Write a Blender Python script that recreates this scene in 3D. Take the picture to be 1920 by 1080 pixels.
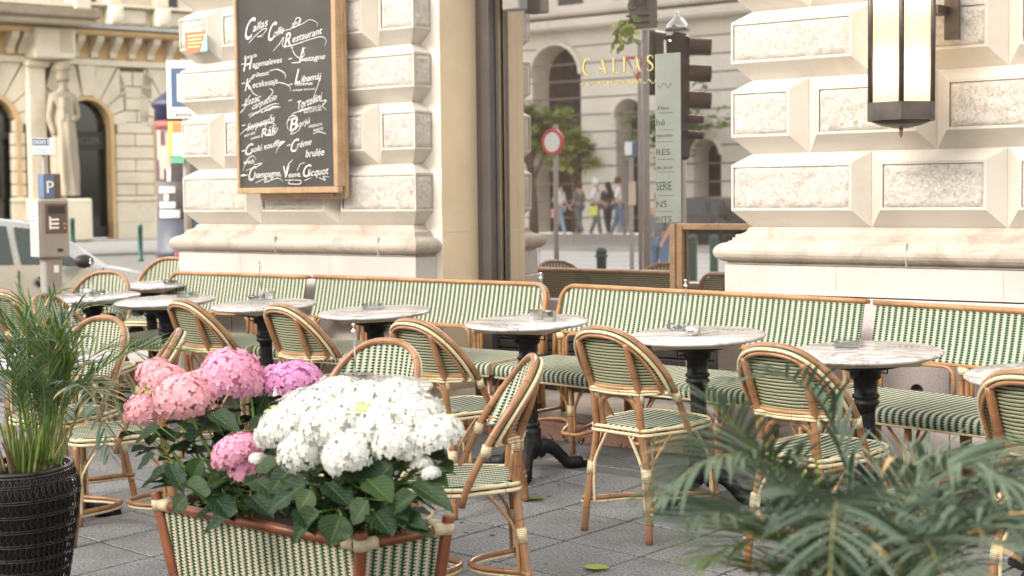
import bpy, math, random
import numpy as np
from mathutils import Vector, Matrix, noise
for o in list(bpy.data.objects): bpy.data.objects.remove(o)
SC=bpy.context.scene; COL=SC.collection
V=Vector; PI=math.pi; R=math.radians
rnd=random.Random(7)
# ---------------------------------------------------------------- camera
F,PITCH,ROLL,YAW,SLOPE,H=2925.,.060,.011,.675,.0445,1.61
CZ=1.33
CAM=V((0,0,CZ))
cr=V((math.cos(YAW),math.sin(YAW),0)); cf0=V((-math.sin(YAW),math.cos(YAW),0)); cu0=V((0,0,1))
FWD=cf0*math.cos(PITCH)-cu0*math.sin(PITCH); u2=cu0*math.cos(PITCH)+cf0*math.sin(PITCH)
RT=cr*math.cos(ROLL)-u2*math.sin(ROLL); UPV=u2*math.cos(ROLL)+cr*math.sin(ROLL)
cd=bpy.data.cameras.new('camera'); cam=bpy.data.objects.new('camera',cd); COL.objects.link(cam); SC.camera=cam
cam.matrix_world=Matrix(((RT.x,UPV.x,-FWD.x,CAM.x),(RT.y,UPV.y,-FWD.y,CAM.y),(RT.z,UPV.z,-FWD.z,CAM.z),(0,0,0,1)))
cd.sensor_width=36; cd.lens=36*F/1920; cd.clip_start=.05; cd.clip_end=400
cd.dof.use_dof=True; cd.dof.focus_distance=6.3; cd.dof.aperture_fstop=3.7
# ---------------------------------------------------------------- sky and sun
SUN_EL,SUN_AZ=R(21),R(-166)          # azimuth clockwise from +Y: the light comes from the left and the street side
w=bpy.data.worlds.new('World'); SC.world=w; w.use_nodes=True
nt=w.node_tree; bg=nt.nodes['Background']
sky=nt.nodes.new('ShaderNodeTexSky'); sky.sky_type='NISHITA'; sky.sun_disc=False
sky.sun_elevation=SUN_EL; sky.sun_rotation=SUN_AZ; sky.dust_density=3.0; sky.ozone_density=.6
hs=nt.nodes.new('ShaderNodeHueSaturation'); hs.inputs['Saturation'].default_value=.22
wb=nt.nodes.new('ShaderNodeMix'); wb.data_type='RGBA'; wb.blend_type='MULTIPLY'; wb.inputs[0].default_value=1; wb.inputs[7].default_value=(1.0,.955,.895,1)   # white balance of the photograph
nt.links.new(sky.outputs[0],hs.inputs['Color']); nt.links.new(hs.outputs[0],wb.inputs[6]); nt.links.new(wb.outputs[2],bg.inputs['Color'])
bg.inputs['Strength'].default_value=.15
sl=bpy.data.lights.new('sun','SUN'); so=bpy.data.objects.new('sun',sl); COL.objects.link(so)
sl.energy=1.7; sl.angle=R(42); sl.color=(1,.925,.82)
sd=V((math.sin(SUN_AZ)*math.cos(SUN_EL),math.cos(SUN_AZ)*math.cos(SUN_EL),math.sin(SUN_EL)))
so.rotation_euler=sd.to_track_quat('Z','Y').to_euler()
SC.view_settings.view_transform='Standard'; SC.view_settings.look='None'
SC.view_settings.exposure=2.28; SC.view_settings.gamma=1; SC.view_settings.use_curve_mapping=False
SC.cycles.max_bounces=8; SC.cycles.transparent_max_bounces=12; SC.cycles.use_denoising=True
SC.cycles.sample_clamp_indirect=6
# ---------------------------------------------------------------- maths: pixels of the photograph to places
def ray(px,py): return FWD+RT*((px-960)/F)+UPV*((540-py)/F)
def on_y(px,py,Y): r=ray(px,py); return CAM+r*(Y/r.y)
def on_x(px,py,X): r=ray(px,py); return CAM+r*(X/r.x)
def deep(px,py,d): return CAM+ray(px,py)*d
UPG=V((0,-math.sin(SLOPE),math.cos(SLOPE))); YG=V((0,math.cos(SLOPE),math.sin(SLOPE)))
G0=CAM-UPG*H
def G(x,y,h=0): return G0+V((x,0,0))+YG*y+UPG*h
def at_g(px,py,h):                      # pixel -> (x,y) on the sloping pavement frame at height h
    r=ray(px,py); t=(h-H)/r.dot(UPG); P=r*t; return P.x,P.dot(YG)
def gmat(x,y,rz=0,h=0): return Matrix.Translation(G(x,y,h))@Matrix.Rotation(SLOPE,4,'X')@Matrix.Rotation(rz,4,'Z')
# ---------------------------------------------------------------- objects
def link(o,parent=None):
    COL.objects.link(o)
    if parent is not None: o.parent=parent
    return o
def tag(o,label=None,cat=None,group=None,kind=None):
    if label: o['label']=label
    if cat: o['category']=cat
    if group: o['group']=group
    if kind: o['kind']=kind
    return o
def empty(name,mat=None,**k):
    o=bpy.data.objects.new(name,None); link(o)
    if mat is not None: o.matrix_world=mat
    return tag(o,**k)
def copy_tree(o,parent=None):
    c=o.copy(); COL.objects.link(c); c.parent=parent
    for ch in list(o.children): copy_tree(ch,c)
    return c
class MB:
    def __init__(s): s.v=[]; s.f=[]; s.uv=[]; s.m=[]; s.sm=[]
    def add(s,vs,fs,uvs=None,mat=0,smooth=True):
        b=len(s.v); s.v+= [tuple(p) for p in vs]
        for i,f in enumerate(fs):
            s.f.append(tuple(b+k for k in f)); s.m.append(mat); s.sm.append(smooth)
            s.uv.append(uvs[i] if uvs else [(vs[k][0],vs[k][1]) for k in f])
        return s
    def box(s,a,b,mat=0,bev=0,M=None):
        x0,y0,z0=a; x1,y1,z1=b
        if bev<=0:
            vs=[(x0,y0,z0),(x1,y0,z0),(x1,y1,z0),(x0,y1,z0),(x0,y0,z1),(x1,y0,z1),(x1,y1,z1),(x0,y1,z1)]
            fs=[(3,2,1,0),(4,5,6,7),(0,1,5,4),(1,2,6,5),(2,3,7,6),(3,0,4,7)]
        else:
            vs=[];e=bev
            for X,dx in ((x0,e),(x1,-e)):
                for Y,dy in ((y0,e),(y1,-e)):
                    for Z,dz in ((z0,e),(z1,-e)):
                        vs+=[(X,Y+dy,Z+dz),(X+dx,Y,Z+dz),(X+dx,Y+dy,Z)]
            def k(i,j,l,a): return (i*4+j*2+l)*3+a
            fs=[]
            fs+=[(k(0,0,0,0),k(0,0,1,0),k(0,1,1,0),k(0,1,0,0)),(k(1,0,0,0),k(1,1,0,0),k(1,1,1,0),k(1,0,1,0))]
            fs+=[(k(0,0,0,1),k(1,0,0,1),k(1,0,1,1),k(0,0,1,1)),(k(0,1,0,1),k(0,1,1,1),k(1,1,1,1),k(1,1,0,1))]
            fs+=[(k(0,0,0,2),k(0,1,0,2),k(1,1,0,2),k(1,0,0,2)),(k(0,0,1,2),k(1,0,1,2),k(1,1,1,2),k(0,1,1,2))]
            for i in (0,1):
                for j in (0,1):
                    q=(k(i,j,0,0),k(i,j,0,1),k(i,j,1,1),k(i,j,1,0)); fs.append(q if (i==j) else q[::-1])
                    q=(k(i,0,j,0),k(i,0,j,2),k(i,1,j,2),k(i,1,j,0)); fs.append(q[::-1] if (i==j) else q)
                    q=(k(0,i,j,1),k(0,i,j,2),k(1,i,j,2),k(1,i,j,1)); fs.append(q if (i==j) else q[::-1])
                    for l in (0,1):
                        t=(k(i,j,l,0),k(i,j,l,1),k(i,j,l,2)); fs.append(t if (i+j+l)%2 else t[::-1])
        if M is not None: vs=[tuple(M@V(p)) for p in vs]
        return s.add(vs,fs,mat=mat,smooth=False,uvs=[[(vs[k][0]+vs[k][1],vs[k][2]) for k in f] for f in fs])
    def tube(s,pts,r,n=8,closed=False,mat=0,caps=True,flat=None,ref=None):
        P=[V(p) for p in pts]; m=len(P)
        rr=r if hasattr(r,'__len__') else [r]*m
        T=[]
        for i in range(m):
            a=P[i-1] if (i>0 or closed) else P[i]; b=P[(i+1)%m] if (i<m-1 or closed) else P[i]
            T.append((b-a).normalized())
        up=V(ref) if ref is not None else (V((0,0,1)) if abs(T[0].z)<.9 else V((1,0,0)))
        N=(up-T[0]*up.dot(T[0])).normalized(); vs=[]; L=0; Ls=[]
        for i in range(m):
            N=(N-T[i]*N.dot(T[i])).normalized(); B=T[i].cross(N)
            if i: L+=(P[i]-P[i-1]).length
            Ls.append(L)
            for k in range(n):
                a=2*PI*k/n
                x,y=math.cos(a)*rr[i],math.sin(a)*rr[i]
                if flat: y*=flat
                vs.append(P[i]+N*x+B*y)
        fs=[];uv=[]
        for i in range(m if closed else m-1):
            j=(i+1)%m
            for k in range(n):
                l=(k+1)%n; fs.append((i*n+k,i*n+l,j*n+l,j*n+k))
                a,b=Ls[i],(Ls[j] if j else Ls[i]+.01); c=2*PI*rr[0]/n
                uv.append([(a,c*k),(a,c*(k+1)),(b,c*(k+1)),(b,c*k)])
        if caps and not closed:
            fs.append(tuple(range(n))[::-1]); fs.append(tuple((m-1)*n+k for k in range(n)))
            uv.append([(0,0)]*n); uv.append([(0,0)]*n)
        return s.add(vs,fs,uv,mat)
    def lathe(s,prof,n=24,c=(0,0,0),mat=0,flute=0,M=None,smooth=True):
        vs=[];fs=[];uv=[]
        for r,z in prof:
            for k in range(n):
                a=2*PI*k/n; q=r*(1-(flute if k%2 else 0)); vs.append((c[0]+q*math.cos(a),c[1]+q*math.sin(a),c[2]+z))
        for i in range(len(prof)-1):
            for k in range(n):
                l=(k+1)%n; fs.append((i*n+k,i*n+l,(i+1)*n+l,(i+1)*n+k))
                uv.append([(k/n,prof[i][1]),((k+1)/n,prof[i][1]),((k+1)/n,prof[i+1][1]),(k/n,prof[i+1][1])])
        if prof[0][0]>1e-4: fs.append(tuple(range(n))[::-1]); uv.append([(0,0)]*n)
        if prof[-1][0]>1e-4 and abs(prof[-1][1]-prof[-2][1])>1e-6: fs.append(tuple((len(prof)-1)*n+k for k in range(n))); uv.append([(0,0)]*n)
        if M is not None: vs=[tuple(M@V(p)) for p in vs]
        return s.add(vs,fs,uv,mat,smooth)
    def grid(s,fn,nu,nv,mat=0,uvf=None,smooth=True,flip=False):
        vs=[fn(i/nu,j/nv) for j in range(nv+1) for i in range(nu+1)]; fs=[];uv=[]
        for j in range(nv):
            for i in range(nu):
                a=j*(nu+1)+i; q=(a,a+1,a+nu+2,a+nu+1)
                c=[(i/nu,j/nv),((i+1)/nu,j/nv),((i+1)/nu,(j+1)/nv),(i/nu,(j+1)/nv)]
                if uvf: c=[uvf(*t) for t in c]
                if flip: q=q[::-1]; c=c[::-1]
                fs.append(q); uv.append(c)
        return s.add(vs,fs,uv,mat,smooth)
    def sweep(s,path,prof,closed=False,mat=0,smooth=False,flip=False,Mx=None):   # horizontal path, profile (out,z) towards the right-hand normal
        P=[V((p[0],p[1])) for p in path]; m=len(P); N=[]
        for i in range(m):
            ns=[]
            if i>0 or closed: d=(P[i]-P[i-1]).normalized(); ns.append(V((d.y,-d.x)))
            if i<m-1 or closed: d=(P[(i+1)%m]-P[i]).normalized(); ns.append(V((d.y,-d.x)))
            if len(ns)==2: b=(ns[0]+ns[1]).normalized(); b=b/max(.3,b.dot(ns[0])); N.append(b)
            else: N.append(ns[0])
        q=len(prof); vs=[(P[i].x+N[i].x*o,P[i].y+N[i].y*o,z) for i in range(m) for o,z in prof]
        fs=[];uv=[]; L=0
        for i in range(m if closed else m-1):
            j=(i+1)%m; d=(P[j]-P[i]).length
            for k in range(q-1):
                f=(i*q+k,j*q+k,j*q+k+1,i*q+k+1); c=[(L,prof[k][1]),(L+d,prof[k][1]),(L+d,prof[k+1][1]),(L,prof[k+1][1])]
                if flip: f=f[::-1];c=c[::-1]
                fs.append(f);uv.append(c)
            L+=d
        if Mx is not None: vs=[tuple(Mx@V(p)) for p in vs]
        return s.add(vs,fs,uv,mat,smooth)
    def data(s,name,mats):
        me=bpy.data.meshes.new(name); me.from_pydata(s.v,[],s.f)
        for m in (mats if isinstance(mats,(list,tuple)) else [mats]): me.materials.append(m)
        me.polygons.foreach_set('material_index',s.m); me.polygons.foreach_set('use_smooth',s.sm)
        ul=me.uv_layers.new(name='UVMap'); flat=[c for f in s.uv for t in f for c in t]; ul.data.foreach_set('uv',flat)
        me.update(); return me
    def build(s,name,mats,parent=None,**k):
        o=bpy.data.objects.new(name,s.data(name,mats)); link(o,parent); return tag(o,**k)
def obj(name,me,parent=None,mat=None):
    o=bpy.data.objects.new(name,me); link(o,parent)
    if mat is not None: o.matrix_local=mat
    return o
def smooth_path(pts,n=6,closed=False):
    P=[V(p) for p in pts]; out=[]; m=len(P)
    for i in range(m if closed else m-1):
        p0=P[i-1] if (i or closed) else P[0]; p1=P[i]; p2=P[(i+1)%m]; p3=P[(i+2)%m] if (i+2<m or closed) else P[-1]
        for k in range(n):
            t=k/n; out.append(.5*((2*p1)+(p2-p0)*t+(2*p0-5*p1+4*p2-p3)*t*t+(3*p1-p0-3*p2+p3)*t**3))
    if not closed: out.append(P[-1])
    return out
# ---------------------------------------------------------------- materials
class NT:
    def __init__(s,name):
        s.m=bpy.data.materials.new(name); s.m.use_nodes=True; s.t=s.m.node_tree; s.b=s.t.nodes['Principled BSDF']; s.out=s.t.nodes['Material Output']
    def n(s,ty,**k):
        x=s.t.nodes.new('ShaderNode'+ty)
        for a,b in k.items(): setattr(x,a,b)
        return x
    def l(s,a,b): s.t.links.new(a,b)
    def set(s,x,i,val):
        if hasattr(val,'is_linked') or isinstance(val,bpy.types.NodeSocket): s.l(val,x.inputs[i])
        else: x.inputs[i].default_value=val
    def math(s,op,a,b=None,c=None):
        x=s.n('Math',operation=op); s.set(x,0,a)
        if b is not None: s.set(x,1,b)
        if c is not None: s.set(x,2,c)
        return x.outputs[0]
    def coord(s,kind='Object',scale=(1,1,1),rot=(0,0,0)):
        c=s.n('TexCoord'); mp=s.n('Mapping'); s.l(c.outputs[kind],mp.inputs[0]); mp.inputs['Scale'].default_value=scale; mp.inputs['Rotation'].default_value=rot
        return mp.outputs[0]
    def noise(s,co,scale=5,detail=4,rough=.55,dist=0):
        x=s.n('TexNoise'); s.l(co,x.inputs['Vector']); x.inputs['Scale'].default_value=scale; x.inputs['Detail'].default_value=detail
        x.inputs['Roughness'].default_value=rough; x.inputs['Distortion'].default_value=dist; return x.outputs['Fac']
    def vor(s,co,scale=5,feature='F1',rand=1):
        x=s.n('TexVoronoi',feature=feature); s.l(co,x.inputs['Vector']); x.inputs['Scale'].default_value=scale; x.inputs['Randomness'].default_value=rand; return x
    def ramp(s,fac,stops):
        x=s.n('ValToRGB'); s.l(fac,x.inputs[0]); e=x.color_ramp.elements
        while len(e)<len(stops): e.new(.5)
        for q,(p,c) in zip(e,stops):
            q.position=p; q.color=(*c,1) if len(c)==3 else c
        return x.outputs[0]
    def mix(s,f,a,b,bt='MIX'):
        x=s.n('Mix',data_type='RGBA',blend_type=bt); s.set(x,0,f)
        for i,c in ((6,a),(7,b)):
            if isinstance(c,tuple): x.inputs[i].default_value=(*c,1) if len(c)==3 else c
            else: s.l(c,x.inputs[i])
        return x.outputs[2]
    def bump(s,h,strength=.3,dist=.01,normal=None):
        x=s.n('Bump'); s.l(h,x.inputs['Height']); x.inputs['Strength'].default_value=strength; x.inputs['Distance'].default_value=dist
        if normal is not None: s.l(normal,x.inputs['Normal'])
        s.l(x.outputs[0],s.b.inputs['Normal']); return x.outputs[0]
    def col(s,c):
        if isinstance(c,tuple): s.b.inputs['Base Color'].default_value=(*c,1)
        else: s.l(c,s.b.inputs['Base Color'])
    def rough(s,v): s.set(s.b,'Roughness',v)
def mul(c,k): return tuple(min(1,x*k) for x in c)
def plain(name,c,rough=.5,metal=0,var=.12,scale=8,bump=.15,bscale=60,bd=.002,coat=0,kind='Object',spec=.5):
    t=NT(name); co=t.coord(kind); f=t.noise(co,scale,5)
    t.col(t.ramp(f,[(.3,mul(c,1-var)),(.7,mul(c,1+var))])); g=t.noise(co,scale*3.1,3)
    x=t.n('MapRange'); t.l(g,x.inputs[0]); x.inputs[3].default_value=max(.02,rough-.08); x.inputs[4].default_value=min(1,rough+.08); t.l(x.outputs[0],t.b.inputs['Roughness'])
    t.b.inputs['Metallic'].default_value=metal; t.b.inputs['Coat Weight'].default_value=coat; t.b.inputs['Specular IOR Level'].default_value=spec
    if bump>0: t.bump(t.noise(co,bscale,4),bump,bd)
    return t.m
def rattan(name,base,dark,light):
    t=NT(name); c=t.n('TexCoord'); mp=t.n('Mapping'); t.l(c.outputs['UV'],mp.inputs[0]); mp.inputs['Scale'].default_value=(6,160,1)
    oi=t.n('ObjectInfo'); ad=t.n('VectorMath',operation='ADD'); t.l(mp.outputs[0],ad.inputs[0]); t.l(oi.outputs['Random'],ad.inputs[1])
    f=t.noise(ad.outputs[0],1.6,5,.6); big=t.noise(t.coord('Object'),9,3)
    cc=t.ramp(t.math('ADD',t.math('MULTIPLY',f,.55),t.math('MULTIPLY',big,.5)),[(.33,dark),(.52,base),(.72,light)])
    # joints of the cane: thin dark rings a hand apart
    sx=t.n('SeparateXYZ'); t.l(c.outputs['UV'],sx.inputs[0])
    u=t.math('ADD',t.math('MULTIPLY',sx.outputs[0],5.3),t.math('MULTIPLY',t.noise(t.coord('Object'),3,1),.9))
    ring=t.math('LESS_THAN',t.math('FRACT',u),.022)
    cc=t.mix(t.math('MULTIPLY',ring,.6),cc,mul(dark,.45)); t.col(cc)
    t.b.inputs['Roughness'].default_value=.36; t.b.inputs['Coat Weight'].default_value=.18; t.b.inputs['Coat Roughness'].default_value=.25
    t.bump(t.math('ADD',f,t.math('MULTIPLY',ring,-1.5)),.25,.0015); return t.m
RAT=rattan('rattan',(.32,.160,.075),(.15,.065,.028),(.46,.265,.14))
RATL=rattan('rattan_light',(.40,.205,.088),(.25,.11,.042),(.52,.31,.15))
RATD=rattan('rattan_red',(.21,.062,.022),(.10,.027,.011),(.30,.105,.04))
CANE=rattan('cane_binding',(.68,.57,.36),(.52,.40,.21),(.78,.69,.48))
def wrapmat():
    t=NT('cane_wrap'); c=t.coord('UV'); sx=t.n('SeparateXYZ'); t.l(c,sx.inputs[0])
    w=t.math('SINE',t.math('MULTIPLY',sx.outputs[0],2*PI/.0062)); f=t.math('MULTIPLY_ADD',w,.5,.5)
    t.col(t.ramp(f,[(.0,(.38,.29,.15)),(.35,(.70,.60,.39)),(1,(.78,.70,.49))])); t.rough(.45); t.bump(f,.6,.002); return t.m
WRAP=wrapmat()
GREEN=(.002,.058,.032); CREAM=(.62,.59,.46)
def weave(name,pu=.032,pv=.0110,green=GREEN,cream=CREAM,gf=.52,lines=.22,tooth_=.17):
    """Woven cane: columns of green and cream, each strand going over and under; UV in metres."""
    t=NT(name); c=t.n('TexCoord'); sx=t.n('SeparateXYZ'); t.l(c.outputs['UV'],sx.inputs[0])
    u,v=sx.outputs[0],sx.outputs[1]
    wob=t.math('MULTIPLY',t.math('SUBTRACT',t.noise(t.coord('Object'),30,2),.5),.12)
    fv=t.math('FRACT',t.math('ADD',t.math('DIVIDE',v,pv),wob)); fu=t.math('FRACT',t.math('ADD',t.math('DIVIDE',u,pu),t.math('MULTIPLY',wob,.4)))
    tooth=t.math('MULTIPLY',t.math('LESS_THAN',fv,.5),tooth_)           # zip-like edge between the columns
    a=t.math('ADD',fu,tooth); a=t.math('FRACT',a)
    isg=t.math('LESS_THAN',a,gf)
    # cream strand ends crossing the green column / dark gaps in the cream one
    g_line=t.math('LESS_THAN',t.math('ABSOLUTE',t.math('SUBTRACT',fv,.25)),lines*.5)
    c_gap=t.math('LESS_THAN',t.math('ABSOLUTE',t.math('SUBTRACT',fv,.76)),.075)
    n=t.noise(t.coord('UV',(60,400,1)),1,3); 
    gcol=t.mix(t.math('MULTIPLY',g_line,.75),t.ramp(n,[(.3,mul(green,.75)),(.7,mul(green,1.35))]),cream)
    ccol=t.mix(t.math('MULTIPLY',c_gap,.75),t.ramp(n,[(.3,mul(cream,.86)),(.7,mul(cream,1.08))]),(.13,.12,.06))
    t.col(t.mix(isg,ccol,gcol)); t.rough(.62)
    hh=t.math('ADD',t.math('ABSOLUTE',t.math('SINE',t.math('MULTIPLY',fv,2*PI))),t.math('MULTIPLY',t.math('ABSOLUTE',t.math('SINE',t.math('MULTIPLY',fu,2*PI))),.8))
    t.bump(hh,.45,.0022); t.b.inputs['Specular IOR Level'].default_value=.18; return t.m
def strands(name,p=.0128,green=(.008,.034,.018),cream=(.50,.48,.30)):
    """The same cloth from behind: thin horizontal strands."""
    t=NT(name); c=t.n('TexCoord'); sx=t.n('SeparateXYZ'); t.l(c.outputs['UV'],sx.inputs[0])
    wob=t.math('MULTIPLY',t.math('SUBTRACT',t.noise(t.coord('UV',(18,18,1)),1,2),.5),.35)
    fv=t.math('FRACT',t.math('ADD',t.math('DIVIDE',sx.outputs[1],p),wob)); f=t.math('LESS_THAN',fv,.46)
    n=t.noise(t.coord('UV',(90,300,1)),1,3)
    col=t.mix(f,t.ramp(n,[(.3,mul(cream,.8)),(.7,cream)]),t.ramp(n,[(.3,mul(green,.6)),(.7,mul(green,1.5))]))
    col=t.mix(t.math('MULTIPLY',t.math('LESS_THAN',t.math('FRACT',t.math('DIVIDE',sx.outputs[0],.0145)),.12),.35),col,(.05,.06,.02))
    t.col(col); t.rough(.5); t.bump(t.math('ABSOLUTE',t.math('SINE',t.math('MULTIPLY',fv,2*PI))),.7,.0025); return t.m
WEAVE=weave('woven_cane_green_cream'); WBACK=strands('woven_cane_rear')
WBENCH=weave('woven_cane_bench',pu=.0325,pv=.0105,gf=.54,lines=.15,tooth_=.14); WSEAT=weave('woven_cane_bench_seat',pu=.0325,pv=.0105,gf=.54,lines=.08,tooth_=.15); WFINE=weave('woven_cane_seat',pu=.031,pv=.0105,gf=.56,lines=.04,tooth_=.06); WBOX=weave('woven_cane_planter',pu=.0325,pv=.0115,cream=(.68,.62,.47),green=(.003,.055,.026),gf=.50,lines=.04,tooth_=.22)
def marble():
    t=NT('white_marble'); co=t.coord('Object'); oi=t.n('ObjectInfo'); ad=t.n('VectorMath',operation='ADD'); t.l(co,ad.inputs[0])
    m=t.n('VectorMath',operation='SCALE'); cb=t.n('CombineXYZ'); t.l(oi.outputs['Random'],cb.inputs[0]); t.l(oi.outputs['Random'],cb.inputs[1]); t.l(cb.outputs[0],m.inputs[0]); m.inputs[3].default_value=19; t.l(m.outputs[0],ad.inputs[1])
    st=t.n('Mapping'); t.l(ad.outputs[0],st.inputs[0]); st.inputs['Rotation'].default_value=(0,0,.6); st.inputs['Scale'].default_value=(2.0,5.5,3)
    a=t.noise(st.outputs[0],1.1,9,.62,1.2); b=t.noise(st.outputs[0],2.3,6,.6,.6)
    vein=t.math('ABSOLUTE',t.math('SUBTRACT',a,.5)); 
    col=t.ramp(vein,[(0,(.30,.25,.22)),(.014,(.42,.38,.36)),(.05,(.60,.59,.59)),(.15,(.76,.76,.75))])
    col=t.mix(.7,col,t.ramp(b,[(.35,(.62,.62,.65)),(.62,(.90,.90,.89))]),'MULTIPLY'); t.col(t.mix(.12,col,(.72,.72,.72)))
    t.rough(t.math('MULTIPLY_ADD',b,.12,.12)); t.b.inputs['Specular IOR Level'].default_value=.6; return t.m
MARBLE=marble()
IRON=plain('black_iron',(.016,.016,.018),.42,.35,.3,14,.5,45,.004)
STEEL=plain('polished_steel',(.62,.61,.59),.14,1,.05,20,.05)
PLYW=plain('pale_board',(.52,.43,.28),.6,0,.12,9,.1)
def stone(name,c,dirt=(.34,.27,.20),ds=.45,rough=.85,scale=3,bump=.3,bscale=40,bd=.003,pits=0):
    t=NT(name); co=t.coord('Object'); f=t.noise(co,scale,8,.62); g=t.noise(co,scale*9,5,.6)
    col=t.ramp(f,[(.28,mul(c,.86)),(.5,c),(.72,mul(c,1.08))])
    col=t.mix(t.ramp(t.noise(co,scale*.7,6,.7,.8),[(.5,(0,0,0)),(.72,(ds,ds,ds))]),col,dirt)
    h=g
    if pits:
        vz=t.noise(co,56,5,.85,1.2); pm=t.ramp(vz,[(.33,(1,1,1)),(.46,(0,0,0))])
        col=t.mix(t.math('MULTIPLY',pm,pits),col,(.42,.33,.24)); h=t.math('ADD',g,t.math('MULTIPLY',pm,-1.2))
        cr2=t.noise(t.coord('Object',(1,1,1.3)),17,5,.7,2.5); cm=t.ramp(t.math('ABSOLUTE',t.math('SUBTRACT',cr2,.5)),[(0,(1,1,1)),(.02,(0,0,0))])
        col=t.mix(t.math('MULTIPLY',cm,pits*.55),col,(.42,.33,.24)); h=t.math('ADD',h,t.math('MULTIPLY',cm,-.8))
    t.col(col); t.rough(rough); t.bump(h,bump,bd); return t.m
S_SMOOTH=stone('dressed_limestone',(.58,.535,.475),(.45,.39,.31),.5,.8,2.2,.12,60,.002)
S_ROUGH=stone('picked_limestone',(.64,.60,.55),(.56,.50,.43),.2,.95,6,.65,110,.004,pits=.85)
S_PLINTH=stone('plinth_limestone',(.55,.52,.49),(.50,.44,.38),.4,.8,2.5,.15,50,.002)
S_MOULD=stone('moulded_limestone',(.50,.45,.39),(.30,.235,.17),.9,.9,5,.6,26,.006)
def granite(name,c1,c2,c3):
    t=NT(name); co=t.coord('Object'); v=t.vor(co,260); n=t.noise(co,2.5,5); sp=t.noise(co,180,3)
    col=t.ramp(sp,[(.36,c1),(.5,c2),(.62,c3)]); col=t.mix(t.ramp(n,[(.3,(.0,.0,.0)),(.7,(.35,.35,.35))]),col,c3); t.col(col); t.rough(.75); t.bump(sp,.15,.001); return t.m
PINK=granite('pink_marble_base',(.43,.33,.31),(.62,.52,.49),(.68,.62,.60)); REDST=granite('red_stone_step',(.20,.10,.075),(.30,.16,.12),(.36,.22,.17))
PLASTER=stone('cream_plaster',(.80,.65,.45),(.55,.44,.30),.3,.75,1.5,.06,80,.001)
PLASTW=stone('white_plaster',(.82,.77,.68),(.65,.58,.48),.25,.8,1.5,.06,80,.001)
def slabmat():
    t=NT('granite_slab'); oi=t.n('ObjectInfo'); c0=t.coord('Object'); va=t.n('VectorMath',operation='ADD'); vm=t.n('VectorMath',operation='SCALE'); cb=t.n('CombineXYZ'); t.l(oi.outputs['Random'],cb.inputs[0]); t.l(oi.outputs['Random'],cb.inputs[1]); t.l(cb.outputs[0],vm.inputs[0]); vm.inputs[3].default_value=37; t.l(c0,va.inputs[0]); t.l(vm.outputs[0],va.inputs[1]); co=va.outputs[0]; sp=t.noise(co,85,3,.95); f=t.noise(co,3,5,.6); st=t.noise(co,14,4,.7)
    col=t.ramp(sp,[(.34,(.034,.035,.038)),(.46,(.185,.189,.195)),(.58,(.33,.335,.342)),(.72,(.52,.525,.53))])
    col=t.mix(t.math('MULTIPLY_ADD',oi.outputs['Random'],.22,.02),col,(.065,.065,.068)); col=t.mix(t.ramp(f,[(.45,(0,0,0)),(.72,(.6,.6,.6))]),col,(.11,.105,.10))
    col=t.mix(t.ramp(st,[(.62,(0,0,0)),(.68,(.7,.7,.7))]),col,(.075,.07,.065)); t.col(col); t.rough(.72); t.bump(sp,.25,.0015); return t.m
SLAB=slabmat()
JOINT=plain('dark_joint_sand',(.045,.042,.038),.95,0,.3,30,.5,120)
ASPH=plain('asphalt',(.17,.165,.155),.9,0,.2,3,.4,150,.003)
PAVE=plain('light_pavement',(.42,.40,.37),.9,0,.12,2,.2,80)
FRAMEM=plain('grey_brown_frame_paint',(.115,.098,.092),.42,.1,.1,5,.06,70)
DARKP=plain('dark_panel_paint',(.030,.026,.027),.45,0,.2,8,.1,60)
WOODF=rattan('oak_frame',(.22,.135,.072),(.15,.085,.04),(.30,.20,.115)); WOODB=rattan('pine_frame',(.42,.275,.155),(.30,.18,.09),(.50,.35,.21))
BOARD=plain('chalkboard',(.052,.047,.042),.62,0,.42,2.2,.05,40)
CHALK=plain('chalk_white',(.72,.72,.69),.9,0,.30,70,.1)
GOLD=plain('gilt',(.62,.52,.20),.35,.4,.1,30,0)
BRONZE=plain('lantern_bronze',(.11,.094,.086),.45,.6,.3,9,.25,40)
COPPER=plain('worn_copper',(.38,.17,.10),.45,.6,.2,20,.1)
BLACKW=plain('black_wicker',(.026,.025,.025),.28,0,.3,40,.3,90)
LINER=plain('black_liner',(.006,.006,.006),.7,0,.2,10,.1)
SOIL=plain('potting_soil',(.035,.022,.014),.95,0,.4,30,.8,60,.01)
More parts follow.
